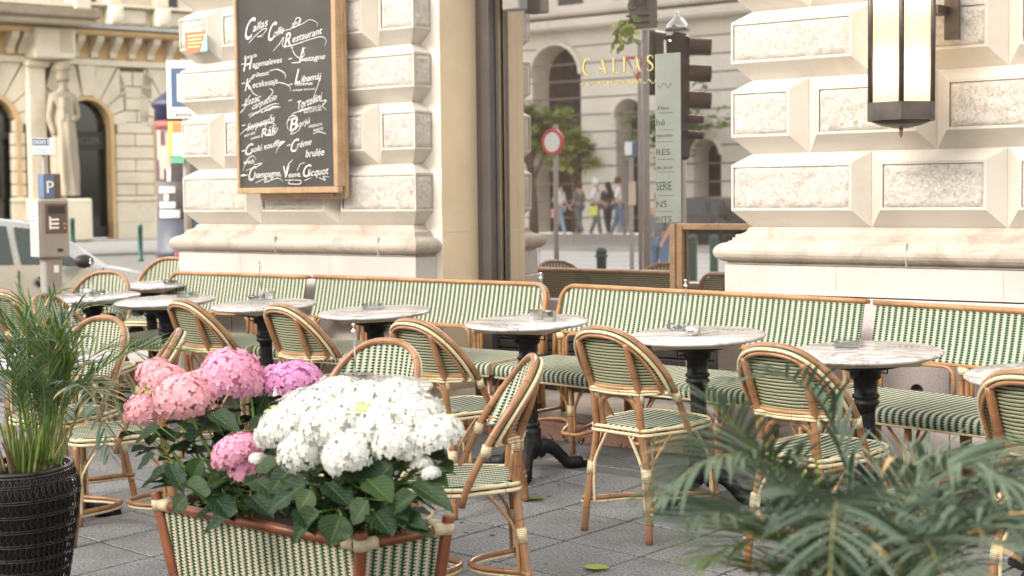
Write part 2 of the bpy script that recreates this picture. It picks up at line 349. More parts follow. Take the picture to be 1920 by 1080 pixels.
def leafmat(name,c1,c2,rough=.42,vein=0,trans=.18,vary=.75):
    t=NT(name); co=t.coord('Object'); oi=t.n('ObjectInfo'); f=t.noise(co,14,4)
    col=t.ramp(f,[(.3,c1),(.7,c2)]); col=t.mix(t.math('MULTIPLY',t.math('POWER',oi.outputs['Random'],3.0),vary),col,(c2[0]*2.6+.01,c2[1]*1.9,c2[2]*1.1))
    if vein:
        sx=t.n('SeparateXYZ'); t.l(t.coord('UV'),sx.inputs[0]); u=t.math('SUBTRACT',sx.outputs[0],.5); au=t.math('ABSOLUTE',u)
        mid=t.math('LESS_THAN',au,.018); q=t.math('FRACT',t.math('MULTIPLY',t.math('SUBTRACT',sx.outputs[1],t.math('MULTIPLY',au,.75)),7.5))
        vv=t.math('MAXIMUM',mid,t.math('LESS_THAN',t.math('ABSOLUTE',t.math('SUBTRACT',q,.5)),.045)); col=t.mix(t.math('MULTIPLY',vv,.42),col,(.20,.30,.10))
        t.bump(t.math('MULTIPLY',vv,-1),.5,.003)
    t.col(col); t.rough(rough); t.b.inputs['Specular IOR Level'].default_value=.32
    tr=t.n('BsdfTranslucent'); t.l(col,tr.inputs[0]); mx=t.n('MixShader'); mx.inputs[0].default_value=trans
    t.l(t.b.outputs[0],mx.inputs[1]); t.l(tr.outputs[0],mx.inputs[2]); t.l(mx.outputs[0],t.out.inputs[0]); return t.m
LEAF=leafmat('hydrangea_leaf',(.006,.024,.011),(.013,.044,.018),.5,1)
PALM=leafmat('palm_leaflet',(.080,.155,.062),(.165,.255,.115),.5,vary=.3); PALMG=leafmat('palm_leaflet_fresh',(.06,.13,.020),(.14,.22,.04),.45)
PALMD=leafmat('palm_leaflet_deep',(.078,.135,.090),(.165,.225,.160),.5,vary=.12); STRAW=leafmat('dry_palm_tip',(.34,.24,.13),(.50,.38,.22),.6)
STEM=plain('green_stem',(.16,.26,.055),.5,0,.25,12,.1); STEMB=plain('palm_cane_stem',(.32,.30,.10),.5,0,.4,20,.2)
SHEATH=plain('dry_sheath',(.28,.18,.12),.8,0,.4,25,.4)
def petal(name,a,b,c,tr=.25):
    t=NT(name); oi=t.n('ObjectInfo'); vv=t.vor(t.coord('Object'),42); n=t.noise(t.coord('Object'),12,3)
    s=t.n('SeparateColor'); t.l(vv.outputs['Color'],s.inputs[0])
    col=t.ramp(s.outputs[0],[(0,a),(.5,b),(1,c)]); col=t.mix(t.math('MULTIPLY',n,.5),col,b); t.col(col); t.rough(.6)
    x=t.n('BsdfTranslucent'); t.l(col,x.inputs[0]); mx=t.n('MixShader'); mx.inputs[0].default_value=tr
    t.l(t.b.outputs[0],mx.inputs[1]); t.l(x.outputs[0],mx.inputs[2]); t.l(mx.outputs[0],t.out.inputs[0]); return t.m
P_WHITE=petal('white_petals',(.80,.80,.77),(.86,.86,.84),(.80,.82,.66)); P_ROSE=petal('rose_petals',(.80,.30,.40),(.86,.47,.54),(.84,.58,.48))
P_PINK=petal('pink_petals',(.78,.27,.48),(.86,.45,.62),(.84,.50,.54)); P_LILAC=petal('lilac_petals',(.64,.26,.56),(.82,.38,.62),(.70,.36,.66)); P_BUD=petal('green_buds',(.55,.66,.18),(.72,.78,.36),(.80,.80,.55))
def glassmat(name,fac,tint=(.92,.95,.93),veil=0):
    t=NT(name); tr=t.n('BsdfTransparent'); tr.inputs[0].default_value=(*tint,1); gl=t.n('BsdfGlossy'); gl.inputs['Roughness'].default_value=.004
    fr=t.n('Fresnel'); fr.inputs[0].default_value=1.52; f=t.math('MULTIPLY_ADD',fr.outputs[0],1.2,fac); f=t.math('MINIMUM',f,.9)
    mx=t.n('MixShader'); t.l(f,mx.inputs[0]); t.l(tr.outputs[0],mx.inputs[1]); t.l(gl.outputs[0],mx.inputs[2]); o=mx.outputs[0]
    if veil:      # pale pink haze painted over the pane, washing out the reflection
        df=t.n('BsdfDiffuse'); df.inputs[0].default_value=(.85,.66,.56,1); m2=t.n('MixShader'); t.l(t.math('MULTIPLY',t.noise(t.coord('Object'),1.3,3),veil*2),m2.inputs[0]); t.l(o,m2.inputs[1]); t.l(df.outputs[0],m2.inputs[2]); o=m2.outputs[0]
    t.l(o,t.out.inputs[0]); return t.m
GLASS=glassmat('window_glass',.70,veil=.032); CARGL=glassmat('car_glass',.25,(.35,.42,.38)); CLEAR=glassmat('clear_glass',.02,(.93,.96,.95))
def emis(name,c,s):
    t=NT(name); t.b.inputs['Emission Color'].default_value=(*c,1); t.b.inputs['Emission Strength'].default_value=s; t.col((.8,.75,.65)); return t.m
# ---------------------------------------------------------------- lettering
_tc={}
def text_mesh(s):
    if s in _tc: return _tc[s]
    cu=bpy.data.curves.new('t','FONT'); cu.body=s; cu.resolution_u=3; o=bpy.data.objects.new('t',cu); COL.objects.link(o)
    bpy.context.view_layer.update(); me=bpy.data.meshes.new_from_object(o.evaluated_get(bpy.context.evaluated_depsgraph_get()))
    vs=[tuple(v.co) for v in me.vertices]; fs=[tuple(p.vertices) for p in me.polygons]
    bpy.data.objects.remove(o); bpy.data.curves.remove(cu); bpy.data.meshes.remove(me); _tc[s]=(vs,fs); return vs,fs
def write(s,A,B,up,hgt,mat,parent,name='lettering',shear=0,off=V((0,0,0)),bold=0):
    """lettering from A to B (baseline), capital height hgt along up"""
    vs,fs=text_mesh(s); x0=min(v[0] for v in vs); x1=max(v[0] for v in vs); d=(B-A)
    mb=MB()
    for k in range(1+(bold>0)):
        P=[A+off+d*((v[0]-x0)/(x1-x0))+up*(v[1]/.7*hgt)+d.normalized()*(shear*v[1]/.7*hgt+k*bold)-V((0,.0006*k,0)) for v in vs]; mb.add(P,fs,smooth=False)
    return mb.build(name,mat,parent)
# ================================================================ ground
mb=MB(); mb.box((-90,-60,-.60),(60,90,-.46)); mb.build('street',ASPH,kind='structure')
# the sloping pavement in front of the café (falls away from the wall)
PVG=gmat(0,0)
mb=MB(); mb.add([(-11.8,-2.0,-.004),(7,-2.0,-.004),(7,7.4,-.004),(-11.8,7.4,-.004),(-11.8,-2.0,-.35),(7,-2.0,-.35),(7,7.4,-.35),(-11.8,7.4,-.35)],[(0,1,2,3),(0,4,5,1),(0,3,7,4)],smooth=False)
pave=mb.build('pavement',JOINT,kind='structure'); pave.matrix_world=PVG
# granite slabs, each one an object
S0=.392; ang=R(-6.1); qx=V((math.cos(ang),math.sin(ang),0)); px_=V((-math.sin(ang),math.cos(ang),0))
o0=V((*at_g(1061,1013.5,0),0)); sb=[]
for var in range(3):
    mb=MB(); e=.0055+var*.0006; a=S0-e; mb.box((e,e,-.03),(a,a,.0),bev=.003); sb.append(mb.data('paving_slab',SLAB))
cnt=0; cand=[]
for i in range(-16,9):
    for j in range(-8,6):
        c=o0+qx*((i+.5)*S0)+px_*((j+.5)*S0)
        if c.y>5.99 or c.y<2.35 or c.x<-9.3: continue
        Pw=PVG@c; d=Pw-CAM; z=d.dot(FWD)
        if z<1: continue
        x=960+F*d.dot(RT)/z; y=540-F*d.dot(UPV)/z
        if -130<x<2050 and y<1200: cand.append((z,i,j))
cand.sort()
for z,i,j in cand[:296]:
    p=o0+qx*(i*S0)+px_*(j*S0); o=obj('paving_slab',sb[(i*7+j*3)%3],pave); o.matrix_local=Matrix.Translation(p+V((0,0,rnd.uniform(-.0006,.0012))))@Matrix.Rotation(ang,4,'Z')
print('slabs',len(cand))
# strip of small dimpled setts near the wall and the long kerbstones in front of it
def strip(y0,y1,mat,name,z):
    mb=MB(); mb.add([(-11.6,y0,z),(5,y0-.0,z),(5,y1,z),(-11.6,y1,z)],[(0,1,2,3)],smooth=False); o=mb.build(name,mat,pave); return o
t=NT('dimpled_paving'); vz=t.vor(t.coord('Object'),31,rand=.15); col=t.ramp(vz.outputs['Distance'],[(.25,(.15,.15,.152)),(.42,(.12,.12,.125)),(.60,(.045,.045,.048))]); t.col(col); t.rough(.8); t.bump(vz.outputs['Distance'],-.6,.004); DIMP=t.m
strip(6.12,7.3,DIMP,'dimpled_paving',.0)
kb=stone('weathered_kerbstone',(.13,.125,.115),(.06,.055,.045),.8,.85,5,.4,40,.004); kmd=[]
for k in range(10):
    L=1.17; x=-9.6+k*L
    mb=MB(); mb.box((0,0,-.03),(L-.008,.125,.002),bev=.004); o=mb.build('kerbstone',kb,pave); o.matrix_local=Matrix.Translation((x,5.985,0))
# trodden gum and grit
GUM=plain('trodden_gum',(.05,.05,.048),.8,0,.3,40,.1); gr_=random.Random(12)
for k in range(60):
    x_,y_=gr_.uniform(-6.5,-1.8),gr_.uniform(3.0,5.9); rr_=gr_.uniform(.005,.013)
    mb=MB(); mb.add([(x_,y_,.0022)]+[(x_+rr_*gr_.uniform(.7,1.2)*math.cos(R(a)),y_+rr_*gr_.uniform(.7,1.2)*math.sin(R(a)),.0019) for a in range(0,360,40)],[(0,1+i,1+(i+1)%9) for i in range(9)]); o=mb.build('gum_spot',GUM,pave)
mb=MB()
for k in range(900):
    x_,y_=gr_.uniform(-7,-1.6),gr_.choice([gr_.uniform(3,6.0),gr_.gauss(6.3,.25)]); q=gr_.uniform(.0012,.0035); mb.add([(x_-q,y_,.0018),(x_,y_-q,.0018),(x_+q,y_,.0018),(x_,y_+q,.0018),(x_,y_,.002+q)],[(0,1,4),(1,2,4),(2,3,4),(3,0,4)],smooth=False)
mb.build('grit',kb,pave,kind='stuff')
# moss and weeds along the step
mb=MB(); wr=random.Random(3)
for k in range(420):
    cx=wr.choice([-4.95,-4.75,-5.1,-4.4,-3.9])+wr.gauss(0,.14); cy=6.60+wr.uniform(-.05,.04); a=wr.uniform(0,6.28); l=wr.uniform(.008,.028)
    b=V((cx,cy,.0)); t1=b+V((math.cos(a)*l,math.sin(a)*l,wr.uniform(.004,.035))); s=V((-math.sin(a),math.cos(a),0))*l*.35
    mb.add([b-s,b+s,t1+s*.5,t1-s*.5],[(0,1,2,3)])
wd=mb.build('moss_and_weeds',LEAF,kind='stuff',label='low green weeds growing along the foot of the wall step',cat='weeds'); wd.matrix_world=PVG
# kerb and low side street pavement beyond
mb=MB(); mb.sweep([(-11.8,7.4),(-11.8,-2.0),(7,-2.0)],[(0,-.5),(.16,-.5),(.16,-.42),(0,-.40)]); mb.build('kerb',PAVE,kind='structure')
mb=MB(); mb.box((-11.8,7.35,-.5),(-8.2,60,-.02)); mb.build('side_pavement',PAVE,kind='structure')

# ================================================================ the café building
cafe=empty('cafe_building',Matrix.Translation((0,0,0)),label='pale limestone corner building with rusticated piers and a large café window',cat='building')
ZL=[.81,1.15,1.52,1.89,2.235,2.585,2.93,3.28]
YJ,YF,YB=6.97,6.902,7.06
def rough_panel(mb,fn,nu,nv,amp,seed):
    """picked stone face: fn(u,v,h) gives the point, h outwards"""
    def f(u,v):
        e=min(u,1-u,v,1-v); p=fn(u,v,0); q=V(p)*22+V((seed,0,0))
        h=amp*(noise.noise(q)*.55+.5*noise.noise(q*2.6)+.45*noise.noise(q*5.6)+.25)
        ed=min(1,e/.04)
        ju=(.006*noise.noise(V(p)*35) if 0<e<.09 else 0)
        return fn(u,v,h*ed-(.006*(1-ed)))
    mb.grid(f,nu,nv,mat=0,smooth=True)
def stone_block(x0,x1,z0,z1,left=False,right=False,seed=0,yb=YB):
    """one rusticated block: bevelled margins, a flat border and a rough picked panel; corner blocks turn the corner"""
    b=.075; bz=.052; bz0=.082; j=.003; g=.013
    z0+=j; z1-=j
    XL=x0+(.08 if left else j); XR=x1-(.08 if right else j)       # at the joint plane
    fx0=x0 if left else x0+b; fx1=x1 if right else x1-b
    mb=MB()
    z0f,z1f=z0+bz0,z1-bz
    # front bevels
    J=[(XL,YJ,z0),(XR,YJ,z0),(XR,YJ,z1),(XL,YJ,z1)]; Fr=[(fx0,YF,z0f),(fx1,YF,z0f),(fx1,YF,z1f),(fx0,YF,z1f)]
    mb.add(J+Fr,[(0,1,5,4),(2,3,7,6)]+([] if right else [(1,2,6,5)])+([] if left else [(3,0,4,7)]),smooth=False)
    P=[(fx0+g,YF,z0f+g),(fx1-g,YF,z0f+g),(fx1-g,YF,z1f-g),(fx0+g,YF,z1f-g)]
    mb.add(Fr+P,[(0,1,5,4),(1,2,6,5),(2,3,7,6),(3,0,4,7)],smooth=False)
    for s,on in ((1,right),(-1,left)):
        if not on: continue
        xj=XR if s>0 else XL; xf=x1 if s>0 else x0
        A=[(xj,YJ,z0),(xj,yb+.05,z0),(xj,yb+.05,z1),(xj,YJ,z1)]; B=[(xf,YF,z0f),(xf,yb+.05,z0f),(xf,yb+.05,z1f),(xf,YF,z1f)]
        fs=[(0,1,5,4),(2,3,7,6)]
        C=[(xf,YF+g,z0f+g),(xf,yb-.004,z0f+g),(xf,yb-.004,z1f-g),(xf,YF+g,z1f-g)]
        if s<0: fs=[f[::-1] for f in fs]
        mb.add(A+B,fs,smooth=False); q=[(0,1,5,4),(1,2,6,5),(2,3,7,6),(3,0,4,7)]
        if s<0: q=[f[::-1] for f in q]
        mb.add(B+C,q,smooth=False)
    o=mb.build('stone_block',S_SMOOTH,cafe)
    pm=MB(); W=fx1-fx0-2*g; Hh=z1f-z0f-2*g
    rough_panel(pm,lambda u,v,h:(fx0+g+W*u,YF+.002-h,z0f+g+Hh*v),max(4,int(W/.016)),max(4,int(Hh/.016)),.012,seed)
    for s,on in ((1,right),(-1,left)):
        if not on: continue
        D=yb-.004-YF-g; xf=x1 if s>0 else x0
        if s>0: rough_panel(pm,lambda u,v,h:(xf-.002+h,YF+g+D*u,z0f+g+Hh*v),8,max(4,int(Hh/.016)),.012,seed+5)
        else: rough_panel(pm,lambda u,v,h:(xf+.002-h,YF+g+D*(1-u),z0f+g+Hh*v),8,max(4,int(Hh/.016)),.012,seed+5)
    pm.build('picked_panel',S_ROUGH,o)
def pier(xl,xr,wide,narrow,left,right,name):
    mb=MB(); mb.box((xl+(.083 if left else 0),YJ+.002,-.1),(xr-(.083 if right else 0),7.50,4.2)); mb.build('pier_core',S_SMOOTH,cafe)
    for r in range(1,len(ZL)-1):
        xs=wide if r%2==1 else narrow
        for k in range(len(xs)-1):
            stone_block(xs[k],xs[k+1],ZL[r],ZL[r+1],left and k==0,right and k==len(xs)-2,seed=r*13+k*7+xl)
pier(-8.38,-6.25,[-8.38,-7.67,-6.95,-6.25],[-8.38,-8.02,-7.31,-6.60,-6.25],True,True,'left')
pier(-4.09,2.7,[-4.09,-3.35,-2.68,-2.0,-1.3,-.6,.1,.8,1.5,2.1,2.7],[-4.09,-3.685,-3.02,-2.35,-1.65,-.95,-.25,.45,1.15,1.8,2.7],True,False,'right')
# base mouldings (outward profile) and plinths
def arc(o0_,z0_,r,a0,a1,n): return [(o0_+r*math.cos(R(a0+(a1-a0)*k/n)),z0_+r*.8*math.sin(R(a0+(a1-a0)*k/n))) for k in range(n+1)]
mould=[(0,1.150),(.012,1.149)]+[(.012+.045*(1-math.cos(R(t*90/4))),1.148-.034*math.sin(R(t*90/4))) for t in range(5)]+[(.060,1.112),(.060,1.098),(.072,1.098),(.072,1.084),(.085,1.082)]+arc(.083,1.026,.062,85,-85,9)+[(.098,.966)]
for nm,path in (('l',[(-8.30,7.5),(-8.30,YJ),(-6.33,YJ),(-6.33,7.063)]),('r',[(-4.01,7.5),(-4.01,YJ),(2.7,YJ)])):
    mb=MB(); mb.sweep(path,mould[::-1],smooth=False); mb.build('base_moulding',S_MOULD,cafe)
    # plinth stones
    mb=MB(); mb.sweep(path,[(0,.82),(.10,.82),(.10,.962),(.0,.966)]); mb.build('plinth_course',S_PLINTH,cafe)
    mb=MB(); mb.sweep(path,[(.0,-.4),(.125,-.4),(.125,.806),(.118,.812),(0,.814)]); mb.build('base_course',PINK,cafe)
    x0=path[1][0]-.1 if nm=='l' else path[1][0]-.1; x1=path[2][0]+.1 if nm=='l' else 2.7
    # joints between base slabs: thin dark recess strips
    for xq,zq0,zq1,oq in ((x0+.62,.822,.960,.1005),(x0+1.45,.822,.960,.1005),(x0+2.2,.822,.960,.1005),(x0+1.0,.972,1.08,.1445),(x0+1.9,.972,1.08,.1445)):
        if xq<x1-.2: mb=MB(); mb.box((xq,YJ-oq-(.0012 if oq<.12 else 0),zq0),(xq+.003,YJ-oq+.02,zq1)); mb.build('stone_joint',S_MOULD,cafe)
    x=x0+.55
    while x<x1-.2:
        mb=MB(); mb.box((x,YJ-.1262,-.1),(x+.004,YJ-.12,.80)); mb.build('base_joint',JOINT,cafe); x+=.66
# the wide cored hole in the base slab
hp=on_y(1719,733,YJ-.126); mb=MB(); Mh=Matrix.Translation(hp)@Matrix.Rotation(R(90),4,'X')
mb.lathe([(.033,.0005),(.031,.002),(.028,-.0),(.001,-.0)],20,M=Mh); mb.build('pipe_hole',plain('hole_brown',(.10,.075,.055),.95),cafe)  # flat dark brown disc on the slab face
# recess: white strip, cream jamb, lintel wall above out of frame
mb=MB(); mb.box((-6.40,YB,.0),(-6.187,7.42,3.6)); mb.build('recess_wall',PLASTW,cafe)
mb=MB(); mb.box((-6.186,YB+.002,.0),(-6.183,7.412,1.10)); mb.build('jamb_panel',PLASTER,cafe)
mb=MB(); mb.box((-6.186,YB+.002,1.106),(-6.183,7.412,3.6)); mb.build('jamb_panel',PLASTER,cafe)
mb=MB(); mb.box((-8.30,7.50,-.3),(-6.9,30,7)); mb.build('side_wall',PLASTER,cafe)
mb=MB(); mb.box((-8.3,YJ+.05,3.45),(2.7,7.6,8)); mb.build('upper_wall',S_SMOOTH,cafe)
# stone step under the window
mb=MB(); mb.box((-6.15,6.62,-.25),(-4.2,7.44,.10),bev=.008); mb.build('step',REDST,cafe)
mb=MB(); mb.box((-6.12,6.70,.1),(-4.22,7.44,.155),bev=.006); mb.build('step_tread',S_MOULD,cafe)
# ---- shop window
win=empty('shop_window',Matrix.Translation((0,0,0)),label='large shop window with gilt lettering, dark frame and reflections of the street',cat='window')
YW=7.42; XW0,XW1=-6.182,-4.0
def fbox(a,b,m=FRAMEM,nm='frame_rail',bev=.004,par=None):
    mb=MB(); mb.box(a,b,bev=bev); return mb.build(nm,m,par or win)
fbox((XW0,YW-.03,.15),(XW0+.055,YW+.06,3.4),nm='frame_post'); fbox((XW0+.058,YW-.055,.15),(XW0+.125,YW+.06,3.4),nm='frame_post')
fbox((XW0+.126,YW+.005,.80),(XW0+.140,YW+.05,3.4),FRAMEM,nm='glazing_bead'); fbox((XW0+.141,YW+.015,.80),(XW0+.147,YW+.045,3.4),plain('tarnished_strip',(.28,.23,.15),.4,.5),nm='brass_strip',bev=.002)
fbox((XW0+.13,YW-.03,.62),(XW1,YW+.06,.70)); fbox((XW0+.13,YW-.01,.15),(XW1,YW+.06,.22),DARKP)
# dark panelled base with slats
for k in range(7): fbox((XW0+.13,YW+.0,.225+k*.056),(XW1,YW+.04,.225+k*.056+.050),DARKP,nm='slat',bev=.006)
for x in (-5.72,-5.1,-4.5): fbox((x,YW-.02,.22),(x+.05,YW+.05,.62),DARKP,nm='panel_stile')
pb=on_y(965,20,YW-.06); fbox((pb.x-.06,YW-.11,pb.z),(pb.x+.07,YW-.02,pb.z+.9),plain('grey_roller_box',(.25,.235,.225),.5),nm='awning_rail_end',bev=.008)
mb=MB(); yg=7.462
mb.add([(XW0+.16,yg,.70),(XW1+.1,yg,.70),(XW1+.1,yg,3.4),(XW0+.16,yg,3.4),(XW0+.16,yg+.008,.70),(XW1+.1,yg+.008,.70),(XW1+.1,yg+.008,3.4),(XW0+.16,yg+.008,3.4)],[(0,1,2,3)],smooth=False)
mb.add([(XW0+.16,yg+.008,.70),(XW1+.1,yg+.008,.70),(XW1+.1,yg+.008,3.4),(XW0+.16,yg+.008,3.4)],[(3,2,1,0)],smooth=False,mat=1)
mb.build('pane',[GLASS,CLEAR],win)
YG_=yg-.003
def glyph(strokes,ox,oz,s,mb,asp=.62):
    for pts in strokes:
        vs=[];fs=[]
        for i,(x,z,wd) in enumerate(pts):
            a=pts[max(0,i-1)]; b=pts[min(len(pts)-1,i+1)]; d=V((b[0]-a[0],b[1]-a[1])).normalized(); n=V((-d.y,d.x))*wd*.5
            for q in (-1,1): vs.append((ox+(x*asp+n.x*q)*s,YG_,oz+(z+n.y*q)*s))
        for i in range(len(pts)-1): fs.append((2*i,2*i+2,2*i+3,2*i+1))
        mb.add(vs,fs,smooth=False)
def arcst(cx,cz,rx,rz,a0,a1,n,w0,w1):
    return [(cx+rx*math.cos(R(a0+(a1-a0)*k/n)),cz+rz*math.sin(R(a0+(a1-a0)*k/n)),w0+(w1-w0)*math.sin(PI*k/n)) for k in range(n+1)]
GL={'C':[arcst(.5,.5,.48,.5,50,310,14,.03,.13),[(.80,.98,.03),(.80,.78,.05)],[(.84,.20,.03),(.78,.06,.03)]],
 'A':[[(.08,0,.04),(.5,1,.04)],[(.5,1,.13),(.92,0,.13)],[(.22,.36,.04),(.76,.36,.04)],[(-.05,.01,.03),(.25,.01,.03)],[(.75,.01,.03),(1.08,.01,.03)]],
 'L':[[(.25,0,.12),(.25,1,.12)],[(.08,.99,.03),(.45,.99,.03)],[(.08,.015,.035),(.85,.015,.035)],[(.85,0,.03),(.88,.22,.03)]],
 'S':[[(.82,.80,.03),(.70,.97,.05),(.48,1.0,.06),(.25,.88,.11),(.24,.70,.13),(.5,.52,.14),(.76,.36,.13),(.78,.15,.11),(.55,0,.06),(.30,.02,.05),(.14,.20,.03)]]}
mb=MB()
for ch,(px,pyb,pyt) in zip('CALLAS',((1093,141,111),(1120,140,110),(1146,138,108),(1166,137,107),(1184,135,106),(1210,133,104))):
    a=on_y(px,pyb,YG_); b=on_y(px,pyt,YG_); glyph(GL[ch],a.x,a.z,b.z-a.z,mb,.72)
mb.build('gilt_lettering',GOLD,win)
UPZ=V((0,0,1))
def wtext(s,x0,y0,x1,y1,hpx,mat,par=win,Y=None,shear=0,nm='lettering',bold=0):
    Yp=Y or YG_; A=on_y(x0,y0,Yp); B=on_y(x1,y1,Yp); hh=on_y(x0,y0-hpx,Yp).z-A.z
    return write(s,A,B,UPZ,hh,mat,par,nm,shear=shear,bold=bold)
wtext('CAFE & RESTAURANT',1114,160,1203,156,8,GOLD)
mb=MB()
for px0,sg in ((1087,1),(1206,1)):
    pts=[on_y(px0+i*2,157.5-(px0-1087)*.04+4*math.sin(i*.9),YG_-.001) for i in range(13)]; mb.tube(pts,.0016,4)
mb.build('gilt_scroll',GOLD,win)
# printed menu strip on the glass
c0=on_y(1230,417,YG_); c1=on_y(1276,98,YG_); STRIP=plain('frosted_menu_strip',(.18,.20,.175),.5,0,.1,5,0)
mb=MB(); mb.box((c0.x,YG_-.001,c0.z),(c1.x,YG_+.001,c1.z)); st=mb.build('menu_strip',STRIP,win); INK=plain('dark_ink',(.02,.03,.03),.7)
YS=YG_-.0022
for s,x0,y0,x1,h in (('Fixe',1234,206,1254,7),('hé',1231,236,1247,12),('ejeuner',1231,257,1262,6),('RES',1231,291,1256,11),('du Jour',1231,317,1262,6),('SERIE',1231,357,1259,16),('NS',1231,389,1250,12),('RITS',1231,416,1259,10)):
    wtext(s,x0,y0,x1,y0-1,h,INK,st,YS,nm='printed_word')
for y in (212,244,266,299,323,367,397):
    a=on_y(1233,y,YS); b=on_y(1262,y-1,YS); mb=MB(); mb.tube([a,b],.0008,4); mb.build('printed_rule',INK,st)
mb=MB(); mb.tube([on_y(1233+i*2,160+5*math.sin(i*.8),YS) for i in range(14)],.0012,4); mb.build('printed_scroll',INK,st)
# ---- the room behind the glass
room=empty('cafe_interior',Matrix.Translation((0,0,0)),label='dim café room behind the glass with dark walls and timber rail',cat='room')
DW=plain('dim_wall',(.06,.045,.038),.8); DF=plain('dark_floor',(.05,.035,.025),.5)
def rb(a,b,m,nm,bev=0):
    mb=MB(); mb.box(a,b,bev=bev); return mb.build(nm,m,room)
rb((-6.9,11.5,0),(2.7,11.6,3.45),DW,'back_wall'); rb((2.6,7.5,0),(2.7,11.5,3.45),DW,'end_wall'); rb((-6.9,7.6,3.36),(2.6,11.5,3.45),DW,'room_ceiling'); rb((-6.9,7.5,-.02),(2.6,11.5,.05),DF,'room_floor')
# oak rail and post inside
pa=on_y(1283,420,7.45); pz=on_y(1270,419,7.45)
fbox((pa.x-.085,7.425,.70),(pa.x-.045,7.458,pz.z),WOODF,'oak_bar'); fbox((pa.x-.04,7.425,.70),(pa.x,7.458,pz.z),WOODF,'oak_bar')
fbox((pa.x+.002,7.425,pz.z-.035),(XW1,7.458,pz.z),WOODF,'oak_rail'); rb((XW0+.25,7.50,pz.z-.05),(pa.x-.087,7.53,pz.z-.005),plain('dark_oak_rail',(.20,.11,.06),.5),'oak_rail',.004)
# curtain
CUR=plain('dusty_pink_curtain',(.50,.27,.22),.85,0,.12,6,.1)
mb=MB(); mb.grid(lambda u,v:(-6.0+u*.42,7.54+.035*math.sin(u*34)+.02*math.sin(u*13+1),.55+v*2.8),60,4); mb.build('curtain',CUR,label='dusty pink curtain hanging inside the left edge of the window',cat='curtain')
# added dark stand-ins behind the glass for mirrored bench and chair backs
bk=on_y(1150,545,7.85)
mb=MB(); mb.box((-5.75,7.80,.1),(-4.9,7.88,bk.z+.02),bev=.01); mb.build('mirror_bench_standin',DARKP,label='added dark panel behind the café window standing in for a mirrored bench back',cat='bench')
mb=MB(); mb.box((-4.68,7.80,.1),(-4.1,7.88,bk.z+.0),bev=.01); mb.build('mirror_bench_standin',DARKP,label='added dark panel beside the oak post standing in for a mirrored bench back',cat='bench')
for pxx,pyy,lb in ((1060,500,'added dark rounded panel standing in for a mirrored chair back, left of the reflected bollard'),(1205,505,'added dark rounded panel standing in for a mirrored chair back, by the oak post')):
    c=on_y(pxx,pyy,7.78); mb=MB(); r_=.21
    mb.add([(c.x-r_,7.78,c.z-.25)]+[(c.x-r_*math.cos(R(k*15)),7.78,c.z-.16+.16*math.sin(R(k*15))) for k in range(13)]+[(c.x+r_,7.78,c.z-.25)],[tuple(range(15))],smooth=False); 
    mb.tube([(c.x-r_*math.cos(R(k*15)),7.775,c.z-.16+.16*math.sin(R(k*15))) for k in range(13)],.012,6); mb.build('mirror_chair_standin',plain('dark_standin_cane',(.07,.055,.035),.7),label=lb,cat='chair')
# ================================================================ chalkboards
def board_rect(px0,py0,px1,py1,Y):
    a=on_y(px0,py1,Y); b=on_y(px1,py1,Y); t=on_y((px0+px1)/2,0,Y).z+.35; return a.x,b.x,min(a.z,b.z)-.0,t
YBD=6.765
back=empty('menu_board',None,label='second wooden framed board hanging behind the chalkboard menu',cat='board'); mb=MB()
a=on_y(640,350,6.80); x0b=on_y(480,365,6.80).x
mb.box((x0b,6.835,on_y(480,374,6.8).z),(a.x,6.872,2.75),bev=.004); mb.build('backing_panel',WOODB,back)
mb=MB(); mb.box((a.x-.03,6.812,on_y(636,300,6.8).z),(a.x+.012,6.833,2.6),bev=.003); mb.build('edge_batten',WOODB,back)
mb=MB(); mb.box((x0b+.02,6.815,on_y(485,369,6.8).z),(a.x-.09,6.833,on_y(485,364,6.8).z),bev=.002); mb.build('edge_batten',WOODB,back)
bd=empty('chalkboard_menu',None,label='tall black chalkboard menu in a pale wooden frame on the left pier',cat='chalkboard')
bl=on_y(445,365,YBD); br=on_y(632,360,YBD); zb=(bl.z+br.z)/2; X0,X1=on_y(441,200,YBD).x,on_y(631,200,YBD).x; ZT=2.86
fw_=.038
for a_,b_,nm in (((X0,YBD,zb),(X1,YBD+.045,zb+fw_),'frame_bottom'),((X0,YBD,zb+fw_+.001),(X0+fw_*.62,YBD+.045,ZT),'frame_side'),((X1-fw_,YBD,zb+fw_+.001),(X1,YBD+.066,ZT),'frame_side'),((X0,YBD,ZT+.001),(X1,YBD+.045,ZT+fw_),'frame_top')):
    mb=MB(); mb.box(a_,b_,bev=.004); mb.build(nm,WOODB,bd)
mb=MB(); mb.box((X0+.01,YBD+.016,zb+.02),(X1-.01,YBD+.040,ZT+.01)); face=mb.build('board_face',BOARD,bd)
YC=YBD+.0145
def chalk(s,x0,y0,x1,y1,h,sh=.42,bold=.0010): return wtext(s,x0,y0,x1,y1,h,CHALK,bd,YC,shear=sh,nm='chalk_word',bold=bold)
